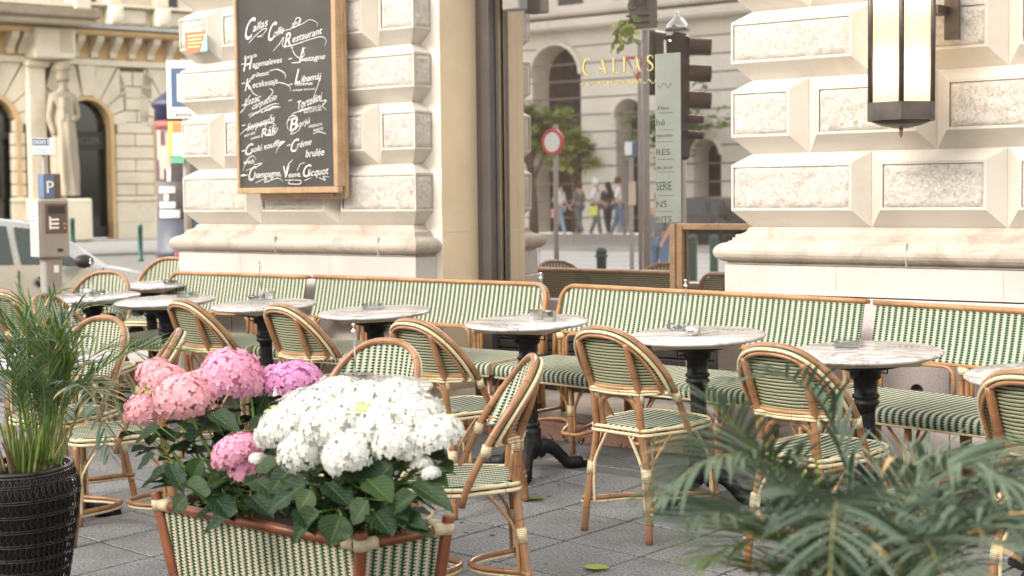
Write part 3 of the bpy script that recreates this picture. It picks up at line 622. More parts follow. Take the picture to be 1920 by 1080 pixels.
for a in (('C',456,77,471,72,38,.5),('allas',474,60,501,48,14,.4),('C',500,79,512,75,33,.5),('offe',512,71,531,62,14,.4),('and',547,49,562,43,7,.3),('R',533,90,545,85,26,.35),('estaurant',548,80,603,63,13,.35),
 ('francia',457,112,481,106,7,.4),('H',456,134,469,130,22,.4),('agymaleves',473,127,528,117,11,.35),('asagne',571,115,609,110,10,.35),('L',561,116,571,113,25,.5),('grillezett',472,146,504,140,8,.3),('K',459,171,470,167,22,.45),('ecskesajt',473,165,520,157,11,.35),
 ('L',552,158,562,155,27,.5),('ibamáj',565,154,601,148,12,.3),('TERRINE',552,161,586,159,5,.2),('mézes almával',549,171,590,168,4,.2),
 ('Lazac',458,199,487,189,13,.5),('carpaccio',472,206,518,186,11,.4),('citrom, kapros',466,217,522,202,5,.3),('Tortellini',556,206,602,188,15,.3),('SPENÓTOS ÉS',561,210,602,202,5,.2),('RICOTTÁS',570,213,603,207,4,.2),
 ('Serpenyős',463,246,514,228,13,.4),('Rák',490,258,518,249,16,.35),('vörös',457,258,478,251,6,.3),('szósz',470,262,488,257,5,.3),('B',543,246,557,243,24,.35),('orjú',559,239,580,231,11,.3),('FRENCH',579,240,603,235,5,.2),('RACK',588,247,606,243,5,.2),
 ('C',458,293,471,289,20,.45),('soki souffle',470,287,528,272,11,.4),('C',543,287,556,283,23,.45),('réme',557,278,583,271,12,.35),('brulée',573,295,607,291,14,.3),
 ('with',456,308,476,306,8,.4),('C',464,341,476,337,25,.45),('hampagne,',476,334,527,330,12,.3),('V',530,334,542,333,23,.1),('euve,',541,333,564,331,11,.3),('C',566,333,579,331,23,.45),('licquot',577,331,615,326,14,.3)):
    chalk(*a[:6],sh=a[6]*.8)
# swashes and bullets
def sw(pts,r0=.0030,r1=.0012):
    P=smooth_path([on_y(x,y,YC-.0005) for x,y in pts],5); n=len(P); mb=MB(); mb.tube(P,[r1+(r0-r1)*math.sin(PI*min(1,k/(n-1)+.05))**.7 for k in range(n)],5,flat=.25,ref=(1,0,0)); mb.build('chalk_flourish',CHALK,bd)
for p in ([(466,81),(478,68),(490,57),(499,53),(499,57),(491,66),(482,69),(494,69)],[(519,62),(535,57),(548,52),(556,34),(564,36),(558,48),(546,53),(568,44),(580,37),(594,42),(594,50)],[(512,96),(524,82),(532,70),(530,86),(548,85),(575,76),(600,69),(611,74),(609,86)],
 [(546,86),(552,101),(562,109),(570,104),(569,92),(574,90)],[(505,133),(520,130),(534,138),(535,148)],[(468,160),(474,174),(484,180)],[(516,154),(530,156),(543,162),(544,172)],[(506,166),(512,172),(503,184),(498,188)],
 [(601,142),(596,160),(589,178)],[(448,214),(458,203),(466,183),(471,178)],[(468,220),(488,207),(512,195),(524,195)],[(490,212),(512,200),(526,201)],[(547,214),(565,207),(585,201)],[(600,190),(612,188),(605,198),(612,206)],[(449,254),(462,242),(480,236),(508,230),(518,236)],[(521,240),(514,252),(498,254)],[(541,244),(538,232),(545,218),(556,219),(555,236),(545,252),(560,244),(566,232)],
 [(587,251),(598,247),(611,251)],[(524,268),(534,265),(522,276),(517,288)],[(455,322),(462,302),(474,292),(480,300)],[(476,309),(491,306),(482,312),(460,320)],[(479,343),(500,334),(496,342),(520,334),(530,340)],[(534,338),(562,338),(562,345),(541,344),(545,338)],[(570,339),(584,333)],[(598,333),(610,338),(606,331),(618,332)],[(535,332),(540,310),(549,299)],[(557,320),(563,308),(572,305)],
 [(563,117),(546,118)],[(545,90),(550,88)]):
    sw(p)
for x,y in ((541,110),(452,120),(542,158),(453,156),(453,197),(541,188),(453,235),(538,225),(453,283),(538,272),(452,328)):
    sw([(x,y+1),(x+7,y-1)],.0030,.0022)
sw([(450,331),(457,329),(464,328)],.004,.003)
# ================================================================ rattan bistro chair (local: +Y is where the sitter looks)
def back_y(x,z):
    t=min(1,max(0,(z-.40)/.46)); y0=-.172-.095*t-.015*t*t
    c=.165*(1-t)**1.25+.035
    return y0+c*min(1.35,(abs(x)/.218))**2.2
def hoop_pts(sx=1.0,dz=0,dy=0,zb=.385,n=26):
    out=[]; zt=.853+dz; zc=.60; W=.220*sx
    for s in range(5): z=zb+(zc-zb)*s/5; out.append((-W*(.93+.07*s/5),z))
    for k in range(n+1):
        a=PI-PI*k/n; c,s=math.cos(a),math.sin(a); e=.80
        out.append((W*math.copysign(abs(c)**e,c),zc+(zt-zc)*abs(s)**e))
    for s in range(5): z=zc-(zc-zb)*(s+1)/5; out.append((W*(1-.07*(s+1)/5),z))
    return [V((x,back_y(x,z)+dy,z)) for x,z in out]
def hoop_z(x,sx=.93,dz=-.015):
    W=.220*sx; q=min(1,abs(x)/W); e=.80; c=q**(1/e); return .60+(.853+dz-.60)*(max(0,1-c*c)**.5)**e
def seat_outline(w1=.205,w0=.165,d1=.20,d0=-.19,n=40,ex=0):
    pts=[]
    for k in range(n):
        a=2*PI*k/n; c,s=math.cos(a),math.sin(a); e=.52 if s>0 else .62
        y=(d1 if s>0 else -d0)*math.copysign(abs(s)**e,s); w=w0+(w1-w0)*((y-d0)/(d1-d0)); x=w*math.copysign(abs(c)**.55,c)
        pts.append(V((x,y,0)))
    return pts
def wrap(mb,c,axis,r,h,n=10):
    ax=V(axis).normalized(); mb.tube([V(c)-ax*h/2,V(c)+ax*h/2],r,n)
def rod(name,pts,r,mat,parent,n=8,sm=5,flat=None):
    mb=MB(); mb.tube(smooth_path(pts,sm) if sm else pts,r,n,flat=flat); return mb.build(name,mat,parent)
def make_chair():
    root=empty('rattan_chair',None)
    # seat
    so_=seat_outline(); top=.447
    mb=MB(); n=len(so_)
    rings=[(1,.428),(1.0,.440),(.985,top),(.93,top+.004)]
    vs=[V((p.x*k,p.y*k,z)) for k,z in rings for p in so_]; fs=[];uv=[]
    for i in range(3):
        for k in range(n):
            l=(k+1)%n; f=(i*n+k,i*n+l,(i+1)*n+l,(i+1)*n+k); fs.append(f); uv.append([(vs[q].x,vs[q].y) for q in f])
    # top as inner grid fan with slight dish
    c=len(vs); vs.append(V((0,0,top-.004)))
    for k in range(n): f=(3*n+k,3*n+(k+1)%n,c); fs.append(f); uv.append([(vs[q].x,vs[q].y) for q in f])
    c2=len(vs); vs.append(V((0,0,.426)))
    for k in range(n): f=((k+1)%n,k,c2); fs.append(f); uv.append([(vs[q].x,vs[q].y) for q in f])
    mb.add(vs,fs,uv); mb.build('seat',WFINE,root)
    # two cream canes round the seat, bulging outside the posts
    for z,g in ((.443,.006),(.424,.008)):
        pts=[]
        for p in seat_outline(n=56):
            b=0
            for q in ((.126,-.172),(-.126,-.172),(.200,.0),(-.200,.0)):
                d=math.hypot(p.x-q[0],p.y-q[1]); b=max(b,math.exp(-(d/.035)**2))
            d=V((p.x,p.y,0)).normalized(); pts.append(p*1.0+d*(g+.022*b)+V((0,0,z)))
        mb=MB(); mb.tube(pts,.0078,6,closed=True); mb.build('seat_rim',CANE,root)
    # backrest weave: a curved sheet with two faces
    W=.205; NU,NVV=22,14
    def sheet(off):
        def f(u,v):
            x=(u*2-1)*W*.985; zt=hoop_z(x,.945,-.012); zb=.592; z=zb+(zt-zb)*v
            if zt<zb: z=zt
            return (x,back_y(x,z)+off,z)
        return f
    import itertools
    arc_len=lambda u:(u*2-1)*W*1.12
    def uvf(u,v):
        x=(u*2-1)*W*.985; zt=max(.592,hoop_z(x,.945,-.012)); return (arc_len(u),(.592+(zt-.592)*v))
    mb=MB(); mb.grid(sheet(.004),NU,NVV,mat=0,uvf=uvf,flip=True); mb.grid(sheet(-.004),NU,NVV,mat=1,uvf=uvf)
    mb.build('back_weave',[WEAVE,WBACK],root)
    # hoops
    mb=MB(); mb.tube(hoop_pts(1,0,.006),.0135,9); mb.build('back_hoop',RAT,root)
    mb=MB(); mb.tube(hoop_pts(.985,-.010,-.020,.59),.0075,7); mb.build('back_binding',CANE,root)
    mb=MB(); mb.tube(hoop_pts(.90,-.026,-.022,.594),.008,7); mb.build('inner_hoop',RAT,root)
    # woven band between hoop and binding
    a=hoop_pts(1.03,.002,-.004,.59); b=hoop_pts(.97,-.006,-.018,.59); mb=MB(); vs=[];fs=[];uv=[];L=0
    for i,(p,q) in enumerate(zip(a,b)):
        vs+=[p,q]
        if i:
            d=(p-a[i-1]).length; fs.append((2*i-2,2*i,2*i+1,2*i-1)); uv.append([(.0,L),(0,L+d),(.02,L+d),(.02,L)]); L+=d
    mb.add(vs,fs,uv); mb.build('back_edge_weave',WFINE,root)
    # lower rail of the back, wrapping round the posts
    pts=[]
    for k in range(25):
        x=-.216+.432*k/24; bb=max(math.exp(-((abs(x)-.123)/.02)**2),0); pts.append(V((x,back_y(x,.597)-.012-.020*bb,.597)))
    for z in (.590,.602):
        mb=MB(); mb.tube([p+V((0,0,z-.597)) for p in pts],.0062,6); mb.build('back_rail',CANE,root)
    mb=MB(); mb.tube([V((p.x*.97,back_y(p.x,.612)-.010,.612)) for p in pts],.009,6,flat=.8); mb.build('lower_rail',RATL,root)
    # rear legs run up as posts
    for s in (-1,1):
        pts=[(s*.178,-.225,0),(s*.170,-.212,.12),(s*.146,-.192,.30),(s*.126,-.186,.42),(s*.122,-.194,.50),(s*.124,back_y(.124,.60)-.018,.60),(s*.127,back_y(.127,.70)-.022,.70),(s*.128,back_y(.128,.80)-.018,hoop_z(.128)-.004)]
        o=rod('rear_leg',pts,.0152,RAT,root,9,4)
        mb=MB(); wrap(mb,(s*.1515,-.196,.265),(s*-.13,.10,1),.0195,.050); mb.build('binding',WRAP,o)
        mb=MB(); q=V((s*.123,back_y(.123,.575)-.018,.572)); wrap(mb,q,(s*.02,-.12,1),.0175,.036); mb.build('binding',WRAP,o)
        pts=[(s*.176,.205,0),(s*.180,.185,.12),(s*.178,.172,.28),(s*.172,.165,.425)]
        o=rod('front_leg',pts,.0150,RAT,root,9,4); mb=MB(); wrap(mb,(s*.1785,.1735,.265),(0,-.06,1),.0195,.050); mb.build('binding',WRAP,o)
        # hoop end binding
        mb=MB(); wrap(mb,(s*.2175,back_y(.2175,.575)+.004,.575),(s*.02,-.32,1),.0175,.038); mb.build('hoop_binding',WRAP,root)
        # braces: thin canes from the legs to the seat
        for leg,(lx,ly) in (('r',(s*.158,-.199)),('f',(s*.180,.180))):
            sy=1 if leg=='r' else -1
            rod('brace',[(lx+s*.004,ly+sy*.018,.13),(lx-.000,ly+sy*.022,.235),(lx-s*.002,ly+sy*.035,.305),(s*.178,ly+sy*.10,.40),(s*.185,ly+sy*.115,.418)],.0068,CANE if leg=='f' else RATL,root,6,4)
            rod('brace',[(lx-s*.018,ly,.11),(lx-s*.022,ly,.24),(lx-s*.035,ly,.31),(s*.075,ly*.98,.395),(s*.062,ly*.98,.418)],.0068,CANE,root,6,4)
    # inverted U between the posts
    rod('arch',[(-.098,-.172,.44),(-.099,-.178,.50),(-.088,-.184,.545),(-.050,-.190,.570),(0,-.192,.577),(.050,-.190,.570),(.088,-.184,.545),(.099,-.178,.50),(.098,-.172,.44)],.0115,RAT,root,8,4)
    # crossed bow stretchers
    for s,yy,yc in ((-1,-.213,-.020),(1,.188,.012)):
        for z,r_,m,of in ((.135,.0105,RAT,0),(.119,.0065,CANE,.004)):
            rod('stretcher',[(-.196,yy+of*s,z),(-.15,yy*.86+of*s,z),(-.08,yy*.32,z),(0,yc,z),(.08,yy*.32,z),(.15,yy*.86+of*s,z),(.196,yy+of*s,z)],r_,m,root,7,4)
    return root
chair0=make_chair(); used=[0]
def chair(x,y,deg,label,group):
    o=chair0 if not used[0] else copy_tree(chair0); used[0]=1
    o.matrix_world=gmat(x,y,R(deg)); tag(o,label,'chair',group); return o
GW='rattan chairs along the wall tables'; GF='rattan chairs at the front tables'; GE='rattan chairs at the far end'
chair(-3.53,5.26,-8.3,'rattan chair seen from behind, whole from hoop to feet, left of the foreground palm',GW)
chair(-4.475,5.18,-8,'rattan chair seen from behind, between the white flowers and the twin canister table',GW)
chair(-5.555,5.43,-9,'rattan chair with its back to us, right above the rightmost pink flower head',GW)
chair(-6.275,5.42,-10,'rattan chair with its back to us, directly above the tallest pink flower head',GW)
chair(-2.665,5.08,-8,'rattan chair with its back to us rising behind the foreground palm fronds',GW)
chair(-1.66,4.83,-9,'rattan chair with its back to us cut off by the right edge of the photo',GW)
chair(-7.86,5.41,-6,'rattan chair with its back to us at the far left edge behind the potted palm',GW)
chair(-7.18,5.20,-62,'rattan chair seen edge-on between the left edge chair and the potted palm',GW)
chair(-8.33,6.02,203,'rattan chair facing us in front of the grey parked car, behind the leftmost table',GE)
chair(-8.90,6.98,196,'rattan chair facing us at the left end of the wall bench, beside the pier corner',GE)
chair(-6.02,4.20,186,'rattan chair facing us behind the left front table and potted palm',GF)
chair(-5.43,4.05,140,'rattan chair turned sideways with its near leg free beside the black palm basket',GF)
chair(-4.12,4.10,184,'rattan chair facing us tucked behind the front table by the white flowers',GF)
chair(-3.52,4.05,133,'rattan chair seen from the side, its seat meeting the white hydrangeas',GF)
# ================================================================ wall benches
def make_bench(L,x,y,deg,label,round_l=False,round_r=False,nlegs=4):
    """local: x along the length from 0 to L, back at y=0, sitters look to -Y"""
    root=empty('rattan_bench',gmat(x,y,R(deg)),label=label,cat='bench',group='rattan benches along the wall')
    zt,zb=.815,.578; yt,yb=-.012,-.085; rr=.085
    def bk(z): return yb+(yt-yb)*((z-zb)/(zt-zb))**.8 if z>zb else yb
    # back weave
    NU=max(8,int(L/.06)); 
    def top(x):
        z=zt-.012
        if round_l and x<rr: z-=rr-math.sqrt(max(0,rr*rr-(rr-x)**2))
        if round_r and x>L-rr: z-=rr-math.sqrt(max(0,rr*rr-(x-L+rr)**2))
        return z
    for off,mi,fl in ((-.004,WBENCH,False),(.004,WBACK,True)):
        mb=MB(); f=lambda u,v:((.015+(L-.03)*u),bk(zb+(top(.015+(L-.03)*u)-zb)*v)+off,zb+(top(.015+(L-.03)*u)-zb)*v)
        mb.grid(f,NU,6,uvf=lambda u,v:((L-.03)*u,zb+(top(.015+(L-.03)*u)-zb)*v),flip=fl); mb.build('back_weave',mi,root)
    # top rail of two canes, turning down at a rounded end
    for dy,dz,r_,m in ((-.006,0,.0125,RATL),(.016,-.004,.0105,RATL)):
        pts=[]
        if round_l: pts+=[(-.01,bk(.46)+dy,.44),(-.005,bk(.60)+dy,.60)]+[(rr-rr*math.cos(R(a)),bk(zt-rr+rr*math.sin(R(a)))+dy,zt-rr+dz+rr*math.sin(R(a))) for a in range(0,91,15)]
        else: pts+=[(0,yt+dy,zt+dz)]
        pts+=[(L*k/8,yt+dy,zt+dz) for k in range(1,8)]
        if round_r: pts+=[(L-rr+rr*math.cos(R(a)),bk(zt-rr+rr*math.sin(R(a)))+dy,zt-rr+dz+rr*math.sin(R(a))) for a in range(90,-1,-15)]+[(L+.005,bk(.60)+dy,.60),(L+.01,bk(.46)+dy,.44)]
        else: pts+=[(L,yt+dy,zt+dz)]
        mb=MB(); mb.tube(pts,r_,8); mb.build('top_rail',m,root)
    mb=MB(); mb.tube([(.0,yb-.003,zb-.004),(L,yb-.003,zb-.004)],.0085,7); mb.build('lower_rail',RATL,root)
    # seat: top, rolled front, underside
    ys,yf=-.10,-.565
    prof=[(ys,.448),(-.30,.452),(yf+.05,.452),(yf+.018,.447),(yf+.004,.434),(yf,.418),(yf+.002,.395),(yf+.012,.386),(yf+.10,.392)]
    vs=[];fs=[];uv=[]; d=[0]
    for k in range(1,len(prof)): d.append(d[-1]+math.hypot(prof[k][0]-prof[k-1][0],prof[k][1]-prof[k-1][1]))
    NS=max(4,int(L/.2))
    for i in range(NS+1):
        for yy,zz in prof: vs.append((L*i/NS,yy,zz))
    q=len(prof)
    for i in range(NS):
        for k in range(q-1): fs.append((i*q+k,i*q+k+1,(i+1)*q+k+1,(i+1)*q+k)); uv.append([(L*i/NS,d[k]),(L*i/NS,d[k+1]),(L*(i+1)/NS,d[k+1]),(L*(i+1)/NS,d[k])])
    mb=MB(); mb.add(vs,fs,uv); mb.build('seat',WSEAT,root)
    for xx in (0,L): mb=MB(); mb.add([(xx,a,b) for a,b in prof],[tuple(range(q))],smooth=False); mb.build('seat_end',CANE,root)
    mb=MB(); mb.tube([(0,yf+.010,.384),(L,yf+.010,.384)],.006,6); mb.build('seat_rim',CANE,root)
    # posts behind and loops between them
    xs=[.035+(L-.07)*k/nlegs for k in range(nlegs+1)]
    for k,xx in enumerate(xs):
        for dx in (-.013,.017):
            rod('rear_post',[(xx+dx,-.075,0),(xx+dx,-.072,.3),(xx+dx,-.078,.46),(xx+dx,yb+.012,zb)],.0135,RAT,root,8,2)
        mb=MB(); wrap(mb,(xx,yb+.010,zb-.025),(0,0,1),.029,.030,12); mb.build('binding',WRAP,root)
        if k<len(xs)-1:
            a,b=xx+.045,xs[k+1]-.045; c=.045
            pts=[(a,-.09,.44),(a,-.088,zb-c-.012)]+[(a+c-c*math.cos(R(t)),-.088,zb-c-.012+c*math.sin(R(t))) for t in (30,60,90)]+[(b-c+c*math.sin(R(t)),-.088,zb-c-.012+c*math.cos(R(t))) for t in (0,30,60)]+[(b,-.088,zb-c-.012),(b,-.09,.44)]
            mb=MB(); mb.tube(pts,.0095,7); mb.build('loop',RATL,root)
        # front leg with braces and bindings
        o=rod('front_leg',[(xx,yf+.055,0),(xx,yf+.06,.39)],.0155,RAT,root,9,0)
        mb=MB(); wrap(mb,(xx,yf+.057,.25),(0,0,1),.0205,.05); mb.build('binding',WRAP,o)
        for s in (-1,1):
            if (s<0 and k==0) or (s>0 and k==len(xs)-1): continue
            rod('brace',[(xx+s*.020,yf+.057,.13),(xx+s*.022,yf+.057,.24),(xx+s*.035,yf+.057,.29),(xx+s*.10,yf+.055,.375),(xx+s*.115,yf+.055,.388)],.007,RATL,root,6,3)
        rod('brace',[(xx,yf+.075,.14),(xx,yf+.085,.26),(xx,yf+.16,.375)],.007,RATL,root,6,3)
        rod('stretcher',[(xx,yf+.057,.135),(xx+.02,yf+.12,.15),(xx+.0,-.30,.165),(xx,-.08,.16)],.010,RAT,root,7,3)
    for k in range(len(xs)-1):
        a,b=xs[k],xs[k+1]; rod('stretcher',[(a,yf+.045,.13),(a+.06,yf+.05,.135),(a+.13,yf+.17,.155),((a+b)/2,yf+.22,.160),(b-.13,yf+.17,.155),(b-.06,yf+.05,.135),(b,yf+.045,.13)],.0095,RATL,root,7,3)
    return root
make_bench(1.30,-8.30,6.70,0.8,'rattan bench with a slanting rounded left end in front of the left pier',round_l=True,nlegs=3)
make_bench(1.82,-6.99,6.76,0.0,'long rattan bench under the chalkboard pier ending in a rounded right corner',round_r=True,nlegs=4)
make_bench(1.90,-5.055,6.745,-6.4,'long rattan bench in front of the café window with a rounded left corner',round_l=True,nlegs=4)
make_bench(1.90,-3.115,6.50,-9.0,'rattan bench at the right under the lit wall lantern',nlegs=4)
# ================================================================ bistro tables
def make_table():
    root=empty('bistro_table',None)
    mb=MB(); prof=[(.001,.722),(.285,.722),(.294,.725),(.299,.731),(.299,.735),(.294,.740),(.287,.742),(.001,.742)]; mb.lathe(prof,48); mb.build('marble_top',MARBLE,root)
    mb=MB(); s=.195; vs=[(sx*s,sy*s,.7215) for sx,sy in ((-1,-1),(1,-1),(1,1),(-1,1))]+[(sx*s*.93,sy*s*.93,.700) for sx,sy in ((-1,-1),(1,-1),(1,1),(-1,1))]
    mb.add([tuple(Matrix.Rotation(R(12),4,'Z')@V(p)) for p in vs],[(0,1,5,4),(1,2,6,5),(2,3,7,6),(3,0,4,7),(4,5,6,7)],smooth=False); mb.build('board',PLYW,root)
    mb=MB(); mb.lathe([(.17,.699),(.165,.690),(.075,.668),(.062,.660),(.060,.635),(.046,.628),(.045,.575),(.053,.570),(.054,.560),(.044,.552),(.050,.546),(.054,.538),(.046,.528),(.036,.520),(.036,.50)],20)
    mb.lathe([(.034,.50),(.037,.25)],24,flute=.11,smooth=False)
    mb.lathe([(.037,.25),(.045,.243),(.046,.232),(.038,.225),(.049,.215),(.050,.20),(.050,.155),(.057,.145),(.060,.125),(.045,.10)],20); mb.build('column',IRON,root)
    # little brackets under the top
    mb=MB()
    for a in (20,140,260):
        c,s_=math.cos(R(a)),math.sin(R(a)); mb.tube([(c*.05,s_*.05,.655),(c*.085,s_*.085,.648),(c*.09,s_*.09,.690)],.004,5)
    mb.build('bracket',IRON,root)
    for a in (-62,58,178):
        c,s_=math.cos(R(a)),math.sin(R(a)); P=lambda r,z:V((c*r,s_*r,z))
        o_=MB(); pts=smooth_path([P(.02,.105),P(.06,.125),P(.105,.112),P(.145,.075),P(.18,.040),P(.222,.030),P(.258,.026)],5)
        rr_=[.034,.035,.036,.036,.034,.031,.029,.027,.026,.025,.025,.024,.023,.023,.022,.022,.022,.022,.022,.023,.024,.025,.026,.027,.027,.028,.028,.028,.027,.025,.022]
        rr_=[rr_[min(len(rr_)-1,int(k*len(rr_)/len(pts)))]*1.32*(1+.05*math.sin(k*2.3)) for k in range(len(pts))]; o_.tube(pts,rr_,10)
        # claws
        for k in (-1,0,1):
            sd_=V((-s_,c,0))*(.014*k); o_.tube([P(.245,.030)+sd_,P(.272,.026)+sd_,P(.288,.012)+sd_,P(.290,.002)+sd_],[.015,.016,.014,.006],6)
        o_.box((-.028,-.026,0),(.026,.026,.024),M=Matrix.Translation(P(.268,0))@Matrix.Rotation(R(a),4,'Z'))
        o_.build('paw_leg',IRON,root)
    return root
table0=make_table(); tu=[0]
def table(x,y,deg,label,group='bistro tables along the wall bench'):
    o=table0 if not tu[0] else copy_tree(table0); tu[0]=1; o.matrix_world=gmat(x,y,R(deg)); return tag(o,label,'table',group)
TP={}
for k,x,y,d,l in (('988',-4.616,5.845,0,'round marble table carrying two steel canisters in front of the café window'),('705',-5.691,5.915,35,'round marble table with a square glass ashtray below the right side of the left pier'),
  ('495',-6.596,5.96,70,'round marble table with a tall picture holder directly under the chalkboard'),('310',-7.42,5.925,95,'round marble table at the left end of the wall bench'),('170',-8.128,5.92,140,'leftmost marble table, holding a shiny tray and a tall stick holder'),
  ('1310',-3.585,5.72,200,'round marble table with one steel cup, left of the palm fronds'),('1620',-2.703,5.535,20,'round marble table with a grey crack vein under the lantern'),('1950',-1.87,5.26,80,'marble table whose edge just shows at the right photo edge')):
    table(x,y,R(0)+d,l); TP[k]=(x,y)
table(-8.42,6.60,15,'far small marble table beside the pier corner, in front of the facing chair')
for k,x,y,d,l in (('tw',-3.97,3.985,40,'front marble table half hidden behind the white hydrangeas'),('tA',-5.86,3.99,10,'front marble table half hidden behind the potted palm at left')):
    table(x,y,d,l,'front row bistro tables'); TP[k]=(x,y)
# ---- things on the tables
def cup(mb,n=8,r=.033,h=.048): mb.lathe([(r*.9,0),(r,.004),(r*1.02,h),(r*.92,h),(r*.9,h-.006),(.001,h-.006)],n,smooth=n>10)
c8=MB(); cup(c8,8); cup_me=c8.data('canister',STEEL); c16=MB(); cup(c16,18,.034,.040); cupr=c16.data('canister',STEEL)
sm=MB(); sm.lathe([(.022,0),(.022,.006),(.006,.010),(.003,.014),(.003,.190),(.011,.193),(.011,.199),(.004,.203),(.003,.212),(.008,.216),(.006,.224),(.001,.226)],12); stick_me=sm.data('stick',STEEL)
ga=MB(); ga.box((-.048,-.048,0),(.048,.048,.008),bev=.002); 
for a,b in (((-.048,-.048,.008),(.048,-.038,.030)),((-.048,.038,.008),(.048,.048,.030)),((-.048,-.038,.008),(-.038,.038,.030)),((.038,-.038,.008),(.048,.038,.030))): ga.box(a,b,bev=.002)
ash_me=ga.data('ashtray',CLEAR); gr=MB(); gr.lathe([(.001,.004),(.045,.004),(.050,.010),(.055,.028),(.050,.028),(.044,.012),(.001,.010)],20); ashr=gr.data('ashtray',CLEAR)
TH=.7425
def on_table(me,name,px,py,label,cat,rot=0,group=None):
    x,y=at_g(px,py,TH); o=bpy.data.objects.new(name,me); link(o); o.matrix_world=gmat(x,y,R(rot),TH); return tag(o,label,cat,group)
GC='steel canisters on the tables'; GS='steel menu holder sticks'; GA='ashtrays on the tables'
on_table(cup_me,'canister',1006,599,'left steel canister of the pair on the window table','canister',10,GC); on_table(cup_me,'canister',1030,602,'right steel canister of the pair on the window table','canister',25,GC)
on_table(stick_me,'menu_holder',1017,597,'thin steel holder standing between the two canisters','holder',0,GS)
on_table(cupr,'canister',1300,628,'lone steel cup on the table left of the palm fronds','canister',0,GC); on_table(stick_me,'menu_holder',1288,618,'thin steel holder behind the lone steel cup','holder',0,GS); on_table(ashr,'ashtray',1272,619,'round clear glass ashtray beside the lone steel cup','ashtray',0,GA)
on_table(ash_me,'ashtray',700,578,'square clear ashtray on the marble table below the left pier','ashtray',30,GA); on_table(ash_me,'ashtray',1590,650,'square clear ashtray on the table under the lantern','ashtray',20,GA); on_table(ash_me,'ashtray',352,556,'square clear ashtray at the left end of the wall bench','ashtray',15,GA); on_table(ashr,'ashtray',320,533,'round clear ashtray on the far table by the pier corner','ashtray',0,GA)
on_table(cup_me,'canister',505,561,'steel canister on the table under the chalkboard','canister',0,GC); on_table(ashr,'ashtray',482,562,'round clear ashtray on the table under the chalkboard','ashtray',0,GA); on_table(stick_me,'menu_holder',490,562,'thin steel holder on the table under the chalkboard','holder',0,GS)
on_table(cupr,'canister',168,553,'steel cup on the leftmost wall table','canister',0,GC); on_table(ashr,'ashtray',183,553,'round ashtray touching the cup on the leftmost wall table','ashtray',0,GA); on_table(stick_me,'menu_holder',174,551,'thin steel holder on the leftmost wall table','holder',0,GS)
on_table(cup_me,'canister',657,724,'left steel canister on the front table behind the white flowers','canister',0,GC); on_table(cup_me,'canister',683,725,'right steel canister on the front table behind the white flowers','canister',20,GC); on_table(stick_me,'menu_holder',668,721,'thin steel holder on the front table behind the white flowers','holder',0,GS)
on_table(stick_me,'menu_holder',138,664,'steel holder on the left front table behind the palm','holder',0,GS)
# fallen leaves
lm=MB(); lm.grid(lambda u,v:((u-.5)*.07*math.sin(PI*(v*.9+.08)),v*.10,.004+.012*abs(u-.5)),4,6); lme=lm.data('fallen_leaf',leafmat('fallen_leaf_green',(.10,.19,.04),(.20,.30,.08)))
for (px,py),lb in (((990,938),'small green leaf lying on the slab below the lion paw table'),((1108,1069),'green leaf lying on the slabs at the bottom edge')):
    x,y=at_g(px,py,0); o=bpy.data.objects.new('fallen_leaf',lme); link(o); o.matrix_world=gmat(x-.03,y,R(-75),.003); tag(o,lb,'leaf','fallen leaves')
# ================================================================ rattan planter with hydrangeas
A_,B_,C_=[V((*at_g(px,py,.5),0)) for px,py in ((297,945),(676,1022),(838,990))]; D_=A_+C_-B_
cen=(A_+C_)/2
pl=empty('rattan_planter',gmat(cen.x,cen.y),label='oblong woven green and cream planter with red-brown rattan posts',cat='planter')
top=[p-cen for p in (A_,B_,C_,D_)]; bot=[p*.80 for p in top]
def lv(p,q,h): t=h/.5; return V((p.x*t+q.x*(1-t),p.y*t+q.y*(1-t),h))
for i in range(4):
    a,b,c,d=top[i],top[(i+1)%4],bot[i],bot[(i+1)%4]; L=(b-a).length; n=V(((b-a).y,-(b-a).x,0)).normalized()*-.004
    mb=MB(); f=lambda u,v:tuple(lv(a,c,.03+.462*v)*(1-u)+lv(b,d,.03+.462*v)*u+n)
    mb.grid(f,12,6,uvf=lambda u,v:((u-.5)*L*(.8+.2*v),.5*v),flip=True); mb.grid(lambda u,v:tuple(V(f(u,v))+n*2.5),2,2,uvf=lambda u,v:((u-.5)*L,.5*v)); mb.build('woven_panel',WBOX,pl)
    p0,p1=lv(a,c,.5),lv(b,d,.5); m0=(p0*.5+p1*.5)
    mb=MB(); mb.tube([p0.lerp(p1,.02),p0.lerp(p1,.5)+V((0,0,-.002)),p0.lerp(p1,.98)],.0165,10); mb.build('top_rail',RATD,pl)
    mb=MB(); mb.tube([lv(a,c,.03),lv(b,d,.03)],.014,8); mb.build('bottom_rail',RATD,pl)
    e=lv(a,c,.535)-lv(a,c,.5)
    mb=MB(); mb.tube([lv(a,c,0),lv(a,c,.2),lv(a,c,.534),lv(a,c,.539)],[.0185,.018,.018,.0155],12); post=mb.build('post',RATD,pl)
    for (q,w_) in ((lv(a,c,.5).lerp(p1,.045 if L>.5 else .10),(p1-p0)),(lv(a,c,.5).lerp(lv(top[i-1],bot[i-1],.5),.045 if (top[i-1]-a).length>.5 else .10),(p0-lv(top[i-1],bot[i-1],.5)))):
        mb=MB(); wrap(mb,q,w_,.0195,.042,12); mb.build('binding',WRAP,pl)
    mb=MB(); wrap(mb,lv(a,c,.5),(0,0,1),.0215,.032,12); mb.build('binding',WRAP,pl)
mb=MB(); mb.add([tuple(lv(top[i],bot[i],.455)*.97+V((0,0,.455*.03))) for i in range(4)],[(0,1,2,3)]); mb.build('soil',SOIL,pl)
